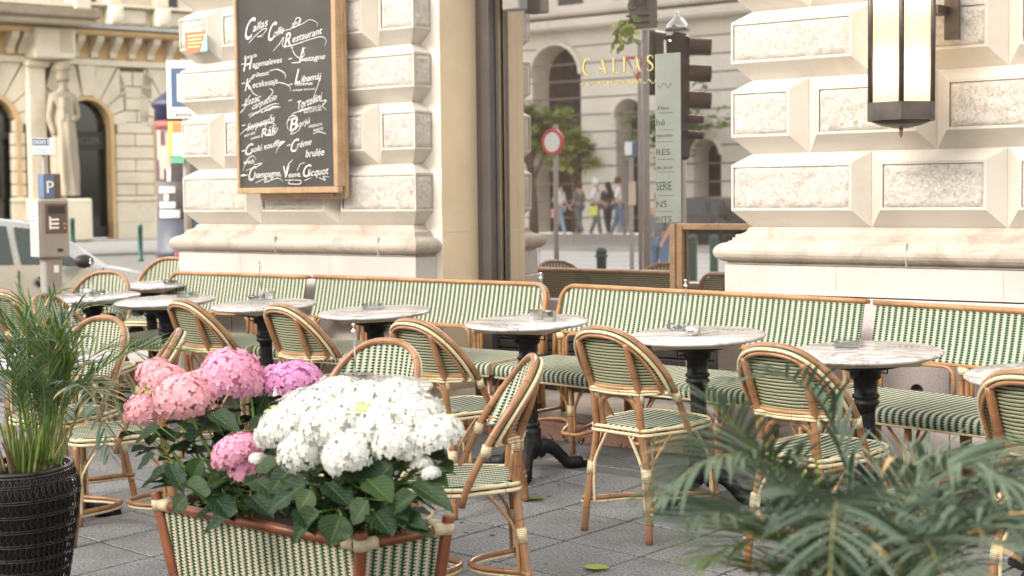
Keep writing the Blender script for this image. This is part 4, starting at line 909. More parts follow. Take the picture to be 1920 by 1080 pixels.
# --- florets
def head_mesh(name,mat,n,seed,flat=.78,ps=.155,open_=-.45):
    r=random.Random(seed); mb=MB(); k=0; 
    for i in range(n):
        z=1-(i+.5)/n*(1-open_); a=i*2.39996+r.uniform(-.2,.2); s=math.sqrt(max(0,1-z*z)); N=V((s*math.cos(a),s*math.sin(a),z)); N=(N+V((r.gauss(0,.11),r.gauss(0,.11),r.gauss(0,.08)))).normalized()
        lump=1+.05*math.sin(a*3+seed)+r.uniform(-.05,.05); c=V((s*math.cos(a),s*math.sin(a),z*flat))*lump
        X=N.cross(V((.3,.2,1))).normalized(); Y=N.cross(X); rot=r.uniform(0,1.57); q=ps*r.uniform(.8,1.15)
        for p in range(4):
            t=rot+p*PI/2; d=X*math.cos(t)+Y*math.sin(t); e=N.cross(d); cup=r.uniform(-.02,.22)
            vs=[c,c+d*q*.45-e*q*.42+N*q*cup*.35,c+d*q*.92-e*q*.36+N*q*cup,c+d*q*1.08+N*q*cup*.8,c+d*q*.92+e*q*.36+N*q*cup,c+d*q*.45+e*q*.42+N*q*cup*.35]
            mb.add(vs,[(0,1,2,3,4,5)],smooth=False)
    mb.lathe([(.001,-.35*flat),(.5,-.3*flat),(.80,0),(.6,.55*flat),(.001,.80*flat)],10,mat=1)
    return mb.data(name,[mat,mat])
HM={}
for nm,m in (('w',P_WHITE),('r',P_ROSE),('p',P_PINK),('l',P_LILAC)): HM[nm]=[head_mesh('flower_head',m,170,s,ps=.16) for s in (3,8)]
HM['b']=[head_mesh('bud_cluster',P_BUD,70,5,.6,.16,0)]
def leaf_mesh(name,seed,mat):
    r=random.Random(seed); mb=MB(); bend=r.uniform(.1,.35); fold=r.uniform(.10,.22); tw=r.uniform(-.15,.15)
    def f(u,v):
        w=(math.sin(PI*min(1,v**.82*1.0))**.85)*(1-.25*v); ser=.025*((int(v*36)%2)) if u in (0,1) else 0
        x=(u-.5)*.68*(w+ser*(w>.05)); a=v*bend*1.6
        z=abs(u-.5)*fold*w*1.6+.018*math.sin(v*17+abs(u-.5)*9)*abs(u-.5)*2 - bend*v*v*.45
        return (x+tw*v*v*.2,v*(1-.08*v*bend),z)
    mb.grid(f,6,18,uvf=lambda u,v:(u,v)); return mb.data(name,mat)
LM=[leaf_mesh('leaf',s,LEAF) for s in (1,2,3,4)]
def place_leaf(parent,P,Q,width,nrm,me=None,name='leaf'):
    """leaf from P (stalk end) to Q (tip), upper face towards nrm; mesh is 1 long and .68 wide"""
    y=(Q-P); L=y.length; y.normalize(); z=(nrm-y*nrm.dot(y)).normalized(); x=y.cross(z)
    s=width/.55
    M=Matrix(((x.x*s,y.x*L,z.x*L,P.x),(x.y*s,y.y*L,z.y*L,P.y),(x.z*s,y.z*L,z.z*L,P.z),(0,0,0,1)))
    o=bpy.data.objects.new(name,me or rnd.choice(LM)); link(o); o.parent=parent; o.matrix_local=parent.matrix_world.inverted()@M; return o
TOCAM=lambda P:(CAM-P).normalized()
def hyd(label,heads,leaves,nl,roots,seed,stems):
    r=random.Random(seed); base=G(*roots[0],.45); root=empty('hydrangea',Matrix.Translation(base),label=label,cat='hydrangea')
    bpy.context.view_layer.update()
    inv=Matrix.Translation(-base); hp=[]
    for px,py,Y,rad,k in heads:
        rad*=(.95 if k in 'wr' else .88)
        P=on_y(px,py,Y); me=HM[k][r.randrange(len(HM[k]))]; o=obj('flower_head' if k!='b' else 'bud_cluster',me,root)
        o.matrix_local=Matrix.Translation(P-base)@Matrix.Rotation(r.uniform(-.3,.4),4,'X')@Matrix.Rotation(r.uniform(-.3,.3),4,'Y')@Matrix.Rotation(r.uniform(0,6.3),4,'Z')@Matrix.Diagonal((rad*r.uniform(.9,1.12),rad*r.uniform(.9,1.1),rad*r.uniform(.86,1.12),1)); hp.append((P,rad))
        if rad>.027:
            g=G(*roots[r.randrange(len(roots))],.44)+V((r.uniform(-.03,.03),r.uniform(-.03,.03),0)); top_=P-V((0,0,rad*.3))
            mid=g.lerp(top_,.5)+V((r.uniform(-.02,.02),r.uniform(-.02,.02),.02)); mb=MB(); pts=smooth_path([g-base,mid-base,top_-base],6); mb.tube(pts,[.0055]*(len(pts)-4)+[.005,.0045,.004,.004],7); s=mb.build('stem',STEM,root)
            for t in (.35,.55,.72,.86):
                if r.random()<.93:
                    c=g.lerp(top_,t)
                    a0=r.uniform(0,6.28)
                    for a in (a0,a0+PI):
                        L=r.uniform(.075,.125)*(1.1-t*.25); d=V((math.cos(a),math.sin(a),r.uniform(-.35,.30))).normalized(); q=c+d*.03
                        mb=MB(); mb.tube([c-base,q-base],.0022,5); mb.build('leaf_stalk',STEM,root)
                        place_leaf(root,q,q+d*L,L*r.uniform(.5,.66),V((r.uniform(-.3,.3),r.uniform(-.3,.3),1)))
    for x0,y0,x1,y1,Y,w_ in leaves:
        P=on_y(x0,y0,Y); Q=on_y(x1,y1,Y-.03); n=(V((0,0,1))*.8+TOCAM(P)*.7+V((r.uniform(-.25,.25),0,0))).normalized(); place_leaf(root,P,Q,w_,n)
        g=G(*roots[0],.46); mb=MB(); mb.tube(smooth_path([P-base,(P-base).lerp((G(*roots[r.randrange(len(roots))],.45)+V((0,0,.06))-base),.5)+V((0,0,.02)),G(*roots[r.randrange(len(roots))],.45)-base],4),.0024,5); mb.build('leaf_stalk',STEM,root)
    return root
c0=cen; yq=lambda t,s=0:((A_+(B_-A_)*t+(D_-A_)*(.5+s)).x,(A_+(B_-A_)*t+(D_-A_)*(.5+s)).y)
YC0=3.27
hyd('pink flowering hydrangea at the left end of the woven planter',
 [(346,742,3.12,.098,'r'),(312,718,3.22,.085,'r'),(270,770,3.14,.062,'r'),(290,697,3.26,.058,'r'),(384,722,3.22,.065,'r'),(252,783,3.18,.038,'r'),(432,706,3.24,.112,'p'),(470,722,3.28,.062,'p'),(552,716,3.40,.104,'l'),(514,708,3.42,.060,'l'),(446,848,3.02,.086,'p'),(462,882,3.04,.060,'p'),(425,870,3.04,.050,'r'),(293,733,3.2,.05,'b')],
 [(445,960,378,1000,2.98,.075),(330,880,262,912,3.05,.055),(318,868,345,925,3.0,.05),(440,800,385,845,3.2,.07),(300,800,250,828,3.1,.05),(390,800,330,850,3.15,.06),(500,735,470,800,3.3,.07),(395,775,450,810,3.1,.06),(500,690,455,740,3.45,.07),(350,930,322,960,3.05,.06),(400,930,440,975,3.0,.07),(290,850,255,880,3.1,.05),(480,780,520,830,3.2,.07),(380,860,350,910,3.05,.06),(470,930,510,965,3.0,.07),(345,905,400,935,3.0,.055)],0,
 [yq(.14),yq(.22,.1),yq(.30,-.1)],11,7)
WH=[(538,800,2.98,.088,'w'),(582,768,3.05,.092,'w'),(634,748,3.12,.085,'w'),(688,752,3.10,.078,'w'),(742,753,3.12,.082,'w'),(626,800,2.95,.082,'w'),(712,795,2.98,.070,'w'),(776,785,3.06,.078,'w'),(822,818,3.02,.066,'w'),(566,846,2.90,.066,'w'),(656,852,2.88,.080,'w'),(742,832,2.94,.062,'w'),(806,806,3.08,.06,'w'),(508,820,2.98,.050,'w'),(790,870,2.98,.030,'w'),(808,888,2.96,.028,'w'),(484,862,2.98,.030,'w'),(665,785,3.02,.06,'w'),(768,852,2.96,.035,'w'),
 (628,726,3.16,.040,'b'),(742,722,3.18,.036,'b'),(682,768,2.99,.030,'b'),(520,770,3.05,.026,'b'),(506,775,3.1,.02,'b'),(935,792,3.2,.001,'b')]
hyd('white flowering hydrangea filling the right part of the woven planter',WH,
 [(575,905,492,960,2.86,.085),(612,905,660,950,2.86,.072),(560,950,590,1000,2.84,.06),(640,965,618,1025,2.82,.085),(600,960,535,1018,2.83,.08),(720,895,640,900,2.9,.065),(780,930,720,960,2.86,.06),(770,905,850,955,2.95,.06),(800,885,842,912,3.0,.045),(745,975,800,985,2.86,.05),(700,960,735,1000,2.84,.075),(690,900,735,940,2.86,.075),(760,990,815,1005,2.86,.045),(480,900,530,935,2.9,.08),(520,870,475,880,2.92,.055),(545,880,500,925,2.9,.07),(650,880,700,920,2.9,.075),(735,870,700,905,2.92,.07),(735,940,765,975,2.86,.06),(690,940,660,985,2.84,.07),(800,850,835,860,3.05,.05),(820,870,850,885,3.05,.05),(585,920,560,960,2.85,.07)],0,
 [yq(.52),yq(.62,.15),yq(.72,-.1),yq(.82)],23,7)
# ================================================================ palms in black wicker baskets
def make_basket(rt=.178,hh=.51):
    root=empty('wicker_basket',None); prof=[(.125,.0),(.135,.05),(.165,.20),(.195,.36),(.208,.46),(.205,.50),(.192,.535),(.186,.56)]
    k=rt/.186; prof=[(r_*k,z*hh/.56) for r_,z in prof]
    mb=MB(); mb.lathe([(.10,.02)]+[(r_*.86,z) for r_,z in prof if z<hh*.95]+[(prof[-1][0]*.87,hh*.95),(prof[-1][0]*.84,hh*.86),(.001,hh*.84)],32); mb.build('liner',LINER,root)
    def rad(z):
        for (r0,z0),(r1,z1) in zip(prof,prof[1:]):
            if z<=z1: return r0+(r1-r0)*(z-z0)/(z1-z0)
        return prof[-1][0]
    for z,t in ((.006,.006),(hh,.008),(hh-.012,.006)):
        mb=MB(); mb.tube([(rad(z)*math.cos(R(a)),rad(z)*math.sin(R(a)),z) for a in range(0,360,9)],t,7,closed=True); mb.build('hoop',BLACKW,root)
    mb=MB()
    for z in [hh*(.08+.105*i) for i in range(9)]:
        for dz in (-.004,.004):
            mb.tube([((rad(z)+.004*((a//6)%2))*math.cos(R(a)),(rad(z)+.004*((a//6)%2))*math.sin(R(a)),z+dz) for a in range(0,360,6)],.0028,4,closed=True)
    mb.build('weave_ring',BLACKW,root)
    mb=MB(); nn=54
    for i in range(nn):
        a0=2*PI*i/nn
        for sg in (-1,1):
            pts=[]
            for j in range(19):
                z=hh*j/18; a=a0+sg*(.036*(1 if (j%2) else -1)); r_=rad(z)+.002*sg; pts.append((r_*math.cos(a),r_*math.sin(a),z))
            mb.tube(pts,.0026,4,caps=False)
    o=mb.build('wicker_strands',BLACKW,root,kind='stuff')
    return root
def frond(parent,pts,ll=.24,n=26,mats=(PALM,),droop=.55,ang=52,wd=.0125,start=.22,seed=0,rr=.0042,tipdry=.15,stemm=None,fwd=0):
    """pts world positions along the midrib; leaflets in two rows"""
    r=random.Random(seed); P=smooth_path(pts,6); base=parent.matrix_world.translation
    m=len(P); mb=MB(); mb.tube([p-base for p in P],[rr*(1-.75*k/m) for k in range(m)],6,mat=1)
    L=[0]
    for k in range(1,m): L.append(L[-1]+(P[k]-P[k-1]).length)
    T=L[-1]
    def at(t):
        d=t*T
        for k in range(1,m):
            if L[k]>=d: q=(d-L[k-1])/(L[k]-L[k-1]); return P[k-1].lerp(P[k],q),(P[k]-P[k-1]).normalized()
        return P[-1],(P[-1]-P[-2]).normalized()
    for i in range(n):
        t=start+(1-start)*(i/(n-1))**.95; c,tg=at(min(.999,t)); side=tg.cross(V((0,0,1)))
        if side.length<.1: side=V((1,0,0))
        side.normalize(); up=side.cross(tg).normalized()
        env=math.sin(PI*(.12+.80*(t-start)/(1-start)))**.75
        for s in (-1,1):
            l=ll*env*r.uniform(.82,1.12); a=R(ang*(1.1-.55*t)+r.uniform(-7,7)); w_=wd*r.uniform(.8,1.15)*(0.6+.4*env)
            d=(tg*math.cos(a)+side*s*math.sin(a)+up*r.uniform(.02,.30)).normalized(); nrm=d.cross(up).normalized(); q=V(c); K=6; vs=[]; dd=V(d)
            for k in range(K+1):
                f=k/K; ww=w_*(math.sin(PI*min(1,.14+f*.86))**.7)*.5; sd=dd.cross(V((0,0,1)))
                if sd.length<.05: sd=nrm
                sd.normalize(); lift=sd.cross(dd).normalized()*(ww*.45)
                vs+=[q-base-sd*ww+lift,q-base,q-base+sd*ww+lift]
                q=q+dd*(l/K); dd=(dd+V((0,0,-1))*(droop*(.25+f*1.1)/K)+V((r.gauss(0,.02),r.gauss(0,.02),0))).normalized()
            fs=[];ms=0
            for k in range(K):
                fs+=[(3*k,3*k+1,3*k+4,3*k+3),(3*k+1,3*k+2,3*k+5,3*k+4)]
            dry=r.random()<tipdry
            mb.add(vs,fs[:-4] if dry else fs,mat=0)
            if dry: mb.add(vs,fs[-4:],mat=2)
    return mb.build('frond',[mats[r.randrange(len(mats))],stemm or STEMB,STRAW],parent)
# left palm
bx=(-4.86,3.19); bk0=make_basket(); bk0.matrix_world=gmat(*bx,0); tag(bk0,'tall black wicker basket pot at the bottom left corner','planter basket','black wicker baskets')
pal=empty('areca_palm',Matrix.Translation(G(*bx,.48)),label='leafy potted palm in the black basket at the left edge',cat='palm'); bpy.context.view_layer.update()
pr=random.Random(5); dL=5.55
def pxp(l): return [deep(x,y,d) for x,y,d in l]
mb=MB(); bb=pal.matrix_world.translation
for k in range(46):
    a=pr.uniform(0,6.28); q=pr.uniform(.01,.10); s=V((math.cos(a)*q,math.sin(a)*q,0)); e=V((math.cos(a)*(q*1.6+.03),math.sin(a)*(q*1.6+.03),pr.uniform(.10,.28)))
    mb=MB(); mb.tube(smooth_path([s,s.lerp(e,.5)+V((0,0,.02)),e],3),[.006,.006,.006,.005,.004,.003,.002],5); mb.build('stem',pr.choice([SHEATH,STEMB,STEM,SHEATH]),pal)
LF=[([(98,862,5.5),(112,775,5.4),(128,725,5.25),(160,730,5.1),(188,775,5.0),(205,850,4.95)],.17,30,(PALMD,),.9,1.2),
 ([(92,862,5.5),(120,770,5.5),(190,690,5.5),(280,652,5.5),(372,662,5.5)],.17,26,(PALM,),.5,.9),
 ([(85,862,5.6),(98,720,5.6),(108,640,5.6),(135,590,5.6),(190,572,5.6),(248,592,5.6)],.15,24,(PALMD,),.6,1),
 ([(70,862,5.6),(60,720,5.6),(40,640,5.6),(0,600,5.6),(-60,610,5.6)],.2,26,(PALM,),.7,1),
 ([(80,862,5.6),(85,720,5.6),(70,620,5.6),(40,570,5.6),(-10,560,5.6)],.18,26,(PALM,),.6,1),
 ([(60,862,5.5),(40,760,5.4),(10,700,5.3),(-50,690,5.2)],.22,26,(PALM,PALMD),.8,1.1),
 ([(95,862,5.6),(125,740,5.7),(170,670,5.8),(230,650,5.9),(290,690,5.9)],.17,24,(PALM,),.6,.9),
 ([(75,862,5.7),(100,700,5.8),(90,600,5.9),(110,545,5.9),(150,555,5.9)],.14,22,(PALM,),.5,.9),
 ([(100,862,5.5),(140,790,5.4),(165,740,5.3),(205,735,5.2),(230,790,5.2)],.13,22,(PALM,),.9,.9),
 ([(70,862,5.5),(90,740,5.5),(120,680,5.45),(105,640,5.4),(60,640,5.4)],.2,24,(PALMD,),.7,1)]
for i,(l,ll,n,mt,dr,wq) in enumerate(LF): frond(pal,pxp(l),ll,int(n*.8),mt,dr,seed=i,wd=.0098*wq,stemm=STEM if i%2 else STEMB)
for k in range(26):      # young upright shoots
    x0=pr.uniform(45,115); x1=x0+(x0-80)*pr.uniform(.4,1.3)+pr.uniform(-25,25); y1=pr.uniform(600,740); d=5.55+pr.uniform(-.15,.2)
    frond(pal,pxp([(x0,870,5.55),((x0+x1)/2,(870+y1)/2,d),(x1,y1,d),(x1+(x1-80)*.4,y1-12,d)]),pr.uniform(.10,.17),15,(PALMG,PALM,PALM),.75,ang=52,seed=40+k,start=.50,rr=.0038,wd=.0085,stemm=STEM,tipdry=.08)
# right palm, nearer than everything else
bxr=at_g(1640,1360,.45); bxr=(deep(1640,1180,3.35).x,(deep(1640,1180,3.35)-V((0,0,CZ))).dot(YG))
bk1=copy_tree(bk0); bk1.matrix_world=gmat(*bxr,1.0); tag(bk1,'black wicker basket of the foreground palm, below the bottom right edge','planter basket','black wicker baskets')
par=empty('areca_palm',Matrix.Translation(G(*bxr,.48)),label='blurred foreground palm spreading over the bottom right corner',cat='palm'); bpy.context.view_layer.update()
b0=G(*bxr,.50)
RF=[([(1560,1060,3.2),(1450,890,3.05),(1385,808,2.95),(1330,748,2.9)],.22,30,(PALMD,),.9,.9,.0055),
 ([(1570,1100,3.2),(1470,1000,3.0),(1380,965,2.85),(1280,985,2.75)],.21,32,(PALMD,PALM),.45,1.0,.004),
 ([(1590,1130,3.0),(1580,1020,2.75),(1572,960,2.6),(1568,940,2.45),(1560,1010,2.3),(1555,1110,2.25)],.22,34,(PALMD,),.7,1.05,.004),
 ([(1650,1100,3.2),(1670,980,3.1),(1740,895,3.0),(1830,880,2.9),(1940,930,2.85)],.27,36,(PALMD,),1.5,1.15,.005),
 ([(1640,1100,3.4),(1640,980,3.5),(1680,900,3.6),(1760,850,3.7),(1860,850,3.7)],.20,24,(PALMD,PALM),.5,.7,.004),
 ([(1610,1100,3.2),(1540,960,3.1),(1440,868,3.0),(1330,862,2.9),(1240,925,2.85)],.22,34,(PALMD,),1.0,1.05,.0045),
 ([(1690,1120,3.1),(1780,1020,2.95),(1880,985,2.8),(1990,1030,2.7)],.26,32,(PALMD,),1.4,1.2,.004),
 ([(1600,1100,3.5),(1590,900,3.5),(1545,760,3.5),(1470,708,3.4),(1370,715,3.4)],.16,22,(PALMD,),.5,.9,.003),
 ([(1620,1120,3.2),(1520,1040,3.1),(1420,1010,3.0),(1320,1050,2.95)],.2,30,(PALM,),.5,.9,.004),
 ([(1670,1120,3.2),(1740,1020,3.2),(1850,980,3.2),(1960,940,3.2)],.24,32,(PALMD,),.8,1.1,.004),
 ([(1660,1120,3.0),(1700,1050,2.85),(1730,1010,2.7),(1760,1060,2.55),(1790,1150,2.5)],.24,30,(PALMD,),.8,1.1,.004),
 ([(1650,1100,3.4),(1700,990,3.4),(1790,930,3.3),(1900,910,3.3),(2000,960,3.3)],.27,34,(PALMD,),1.4,1,.004),
 ([(1600,1130,3.2),(1500,1080,3.1),(1400,1070,3.0)],.16,26,(PALMG,PALM),.5,.8,.004),
 ([(1600,1100,3.3),(1540,980,3.3),(1480,910,3.3),(1440,870,3.3)],.17,24,(PALMG,),.7,.8,.003)]
for i,(l,ll,n,mt,dr,wq,rr_) in enumerate(RF): frond(par,[b0]+pxp(l),ll*1.08,int(n*1.15),mt,dr*1.15,seed=100+i,wd=.0125*wq,rr=rr_,stemm=STEMB if i!=0 else STEM,tipdry=.05,start=.28,ang=60)
for k in range(16):
    a=pr.uniform(0,6.28); s=V((math.cos(a)*.05,math.sin(a)*.05,0)); e=s*1.8+V((0,0,pr.uniform(.12,.3))); mb=MB(); mb.tube([s,e],.006,5); mb.build('stem',STEMB,par)
# ================================================================ wall lantern
LY=6.60; lc=on_y(1690,120,LY); kpm=F/((lc-CAM).dot(FWD)); zb_=on_y(1690,193,LY).z; zt_=zb_+.74; rl=.155
a0=math.atan2(-lc.y,-lc.x)
lan=empty('wall_lantern',Matrix.Translation((lc.x,LY,0)),label='lit hexagonal bronze wall lantern on the right stone pier',cat='lantern')
hx=[(rl*math.cos(a0+k*PI/3),rl*math.sin(a0+k*PI/3)) for k in range(6)]
LG=NT('frosted_lamp_glass'); tl=LG.n('BsdfTranslucent'); tl.inputs[0].default_value=(.62,.54,.43,1); tp=LG.n('BsdfTransparent'); tp.inputs[0].default_value=(1,.93,.8,1); mx=LG.n('MixShader'); mx.inputs[0].default_value=.10; LG.l(tl.outputs[0],mx.inputs[1]); LG.l(tp.outputs[0],mx.inputs[2])
em=LG.n('Emission'); em.inputs[0].default_value=(1,.80,.52,1); em.inputs[1].default_value=.02; ad=LG.n('AddShader'); LG.l(mx.outputs[0],ad.inputs[0]); LG.l(em.outputs[0],ad.inputs[1]); LG.l(ad.outputs[0],LG.out.inputs[0])
for k in range(6):
    x,y=hx[k]; x2,y2=hx[(k+1)%6]
    mb=MB(); mb.tube([(x,y,zb_-.0),(x,y,zt_)],.013,4); mb.build('mullion',BRONZE,lan)
    mb=MB(); s=.955; mb.add([(x*s,y*s,zb_),(x2*s,y2*s,zb_),(x2*s,y2*s,zt_),(x*s,y*s,zt_)],[(0,1,2,3)],smooth=False); mb.build('glass_pane',LG.m,lan)
mb=MB(); mb.lathe([(.001,zb_-.115),(.03,zb_-.113),(.09,zb_-.100),(.135,zb_-.082)],24); mb.build('bottom_dome',BRONZE,lan)
Mr=Matrix.Rotation(a0,4,'Z')
for z0,z1,r_ in ((zb_-.08,zb_,1.09),(zt_,zt_+.06,1.09)):
    mb=MB(); vs=[(rl*r_*math.cos(a0+k*PI/3),rl*r_*math.sin(a0+k*PI/3),z) for z in (z0,z1) for k in range(6)]; mb.add(vs,[(k,(k+1)%6,6+(k+1)%6,6+k) for k in range(6)]+[tuple(range(6))[::-1],tuple(range(6,12))],smooth=False); mb.build('cap_ring',BRONZE,lan)
mb=MB(); mb.lathe([(.001,zb_-.158),(.004,zb_-.150),(.009,zb_-.138),(.006,zb_-.128),(.011,zb_-.120),(.008,zb_-.112)],10); mb.build('finial',COPPER,lan)
mb=MB(); mb.box((.10,.235,zb_+.29),(.165,.265,zb_+.72)); mb.box((.06,.12,zb_+.40),(.12,.24,zb_+.44)); mb.build('bracket',BRONZE,lan)
for zz in (zb_+.13,zb_+.50):
    ld=bpy.data.lights.new('bulb_light','POINT'); ld.energy=.75; ld.color=(1,.86,.66); ld.shadow_soft_size=.032; lo=bpy.data.objects.new('bulb_light',ld); link(lo,lan); lo.location=(0,0,zz)
# flyer stuck on the stone block
fl=on_y(350,62,6.872); f2=on_y(386,96,6.872); fo=empty('flyer',None,label='orange flyer with pale text stuck on the left corner stone',cat='flyer')
mb=MB(); mb.box((fl.x,6.866,f2.z),(f2.x+.02,6.869,fl.z-.03)); mb.build('blue_sheet',plain('pale_blue_paper',(.35,.62,.75),.7),fo)
mb=MB(); mb.add([(fl.x,6.8645,f2.z-.01),(f2.x-.05,6.8645,f2.z),(f2.x+.01,6.8645,fl.z),(fl.x-.01,6.8645,fl.z)],[(0,1,2,3)],smooth=False); mb.build('orange_sheet',plain('orange_paper',(.80,.19,.11),.6),fo)
for k in range(4):
    mb=MB(); z=fl.z-.030-k*.024; mb.box((fl.x+.02,6.863,z),(fl.x+.02+(.17,.14,.15,.12)[k],6.8642,z+.010)); mb.build('text_line',plain('yellow_print',(.85,.62,.28),.7),fo)
# ================================================================ figures
def skin(name,verts,edges,radii,mat,parent,sub=1):
    me=bpy.data.meshes.new(name); me.from_pydata([tuple(v) for v in verts],edges,[]); o=bpy.data.objects.new(name,me); COL.objects.link(o)
    m=o.modifiers.new('s','SKIN'); 
    for sv,r in zip(me.skin_vertices[0].data,radii): sv.radius=r if hasattr(r,'__len__') else (r,r); sv.use_root=False
    me.skin_vertices[0].data[0].use_root=True
    s=o.modifiers.new('u','SUBSURF'); s.levels=sub; s.render_levels=sub
    bpy.context.view_layer.update(); nm=bpy.data.meshes.new_from_object(o.evaluated_get(bpy.context.evaluated_depsgraph_get())); bpy.data.objects.remove(o)
    nm.materials.clear(); nm.materials.append(mat); nm.name=name
    for p in nm.polygons: p.use_smooth=True
    r=bpy.data.objects.new(name,nm); link(r,parent); return r
SKINM=plain('skin',(.55,.33,.24),.55,0,.05,8,0)
def cloth(nm,c): return plain(nm,c,.85,0,.12,10,.3,30,.004)
HAIRS={}
def person(M,h,top,legs,hair,label,step=.0,arm=.15,skirt=False,long_hair=False,bag=None,group='people walking past in the window reflection',cap=None):
    """standing or walking adult, height h, looking to local -Y"""
    root=empty('person',M@Matrix.Scale(h/1.72,4),label=label,cat='person',group=group)
    s=step
    J=dict(pel=(0,0,.95),sp=(0,0,1.15),ch=(0,0,1.33),nk=(0,0,1.46),hd=(0,-.01,1.56),ht=(0,-.01,1.68))
    for sg,n in ((-1,'l'),(1,'r')):
        d=s*sg
        J['hp'+n]=(.09*sg,0,.90); J['kn'+n]=(.10*sg,-d*.5-.02,.50); J['an'+n]=(.10*sg,-d*1.0+(.06 if d<0 else .0),.09); J['to'+n]=(.105*sg,-d*1.0-.12,.03)
        J['sh'+n]=(.18*sg,0,1.39); J['el'+n]=(.23*sg,d*.3+.02,1.12); J['wr'+n]=(.22*sg,d*.5-arm,.90); J['ha'+n]=(.215*sg,d*.55-arm-.02,.82)
    keys=list(J); idx={k:i for i,k in enumerate(keys)}
    E_=[('pel','sp'),('sp','ch'),('ch','nk'),('nk','hd'),('hd','ht')]
    for n in 'lr': E_+=[('pel','hp'+n),('hp'+n,'kn'+n),('kn'+n,'an'+n),('an'+n,'to'+n),('ch','sh'+n),('sh'+n,'el'+n),('el'+n,'wr'+n),('wr'+n,'ha'+n)]
    rad=dict(pel=(.135,.10),sp=(.12,.09),ch=(.15,.10),nk=.055,hd=(.075,.09),ht=(.06,.07),hpl=.09,hpr=.09,knl=.058,knr=.058,anl=.042,anr=.042,tol=.035,tor=.035,shl=.062,shr=.062,ell=.042,elr=.042,wrl=.030,wrr=.030,hal=.035,har=.035)
    skin('body',[J[k] for k in keys],[(idx[a],idx[b]) for a,b in E_],[rad[k] for k in keys],SKINM,root)
    def sub(nm,ks,es,g,mat):
        skin(nm,[J[k] for k in ks],[(ks.index(a),ks.index(b)) for a,b in es],[tuple(q+g for q in (rad[k] if hasattr(rad[k],'__len__') else (rad[k],rad[k]))) for k in ks],mat,root)
    sub('shirt',['sp','pel','ch','shl','shr','ell','elr'],[('pel','sp'),('sp','ch'),('ch','shl'),('ch','shr'),('shl','ell'),('shr','elr')],.016,top)
    if skirt:
        mb=MB(); mb.lathe([(.13,1.02),(.17,.85),(.23,.60),(.25,.45)],20); mb.build('skirt',legs,root)
    else: sub('trousers',['pel','hpl','hpr','knl','knr','anl','anr'],[('pel','hpl'),('pel','hpr'),('hpl','knl'),('hpr','knr'),('knl','anl'),('knr','anr')],.014,legs)
    mb=MB(); mb.lathe([(.001,1.735),(.05,1.725),(.088,1.68),(.10,1.62),(.096,1.56),(.07,1.53)],14,c=(0,.018,0)); 
    if long_hair: mb.tube([(0,.05,1.64),(0,.10,1.52),(0,.115,1.38),(0,.11,1.22)],[.085,.10,.095,.05],10,flat=.55,ref=(1,0,0))
    mb.build('hair' if not cap else 'cap',cap or hair,root)
    if bag: 
        mb=MB(); mb.box((.24,-.12,.62),(.34,.14,.90),bev=.03); mb.build('bag',bag,root)
    return root
HB=cloth('brown_hair',(.10,.05,.025)); HA=cloth('auburn_hair',(.36,.15,.05)); HD=cloth('dark_hair',(.02,.015,.012)); WT=cloth('white_cotton',(.80,.80,.78)); JN=cloth('blue_jeans',(.12,.20,.32)); LJ=cloth('pale_jeans',(.32,.45,.55)); DK=cloth('dark_cloth',(.04,.04,.05)); GY=cloth('grey_cloth',(.18,.20,.22)); PKB=cloth('pink_bag',(.75,.35,.38)); YEL=cloth('yellow_bag',(.75,.75,.15))
# ================================================================ building across the side street
DB=V((.225,.974,0)).normalized(); NB=V((DB.y,-DB.x,0))
OB=deep(170,449,50)
def bpl(px,py,off=0):
    r=ray(px,py); t=((OB+NB*off)-CAM).dot(NB)/r.dot(NB); return CAM+r*t
def fu(x): return (bpl(x,300)-OB).dot(DB)
def fz(y): return bpl(170,y).z
def BW(u,o,z): return OB+DB*u+NB*o+V((0,0,z-OB.z))
bld=empty('opposite_building',None,label='sandstone palace across the side street with arches and consoles',cat='building')
B1=stone('sandstone_far',(.62,.56,.44),(.46,.41,.31),.4,.85,1.2,.15,20,.01); B2=stone('sandstone_warm',(.55,.39,.21),(.40,.28,.15),.4,.85,1.2,.1,20,.01); B3=stone('sandstone_pale',(.64,.58,.46),(.38,.31,.22),.4,.85,1.2,.1,20,.01); BJ=plain('far_joint',(.16,.12,.075),.9)
MBW=Matrix(((DB.x,NB.x,0,OB.x),(DB.y,NB.y,0,OB.y),(0,0,1,0),(0,0,0,1)))
def bb(x0,y0,x1,y1,o0,o1,m,nm,par=bld,bev=0):
    mb=MB(); mb.box((fu(x0),o0,fz(y1)),(fu(x1),o1,fz(y0)),M=MBW,bev=bev); return mb.build(nm,m,par)
def prism(pts,o0,o1,m,nm,par=bld):
    n=len(pts); vs=[MBW@V((u,o,z)) for o in (o0,o1) for u,z in pts]; mb=MB()
    mb.add(vs,[tuple(range(n)),tuple(range(n,2*n))[::-1]]+[(k,n+k,n+(k+1)%n,(k+1)%n) for k in range(n)],smooth=False); return mb.build(nm,m,par)
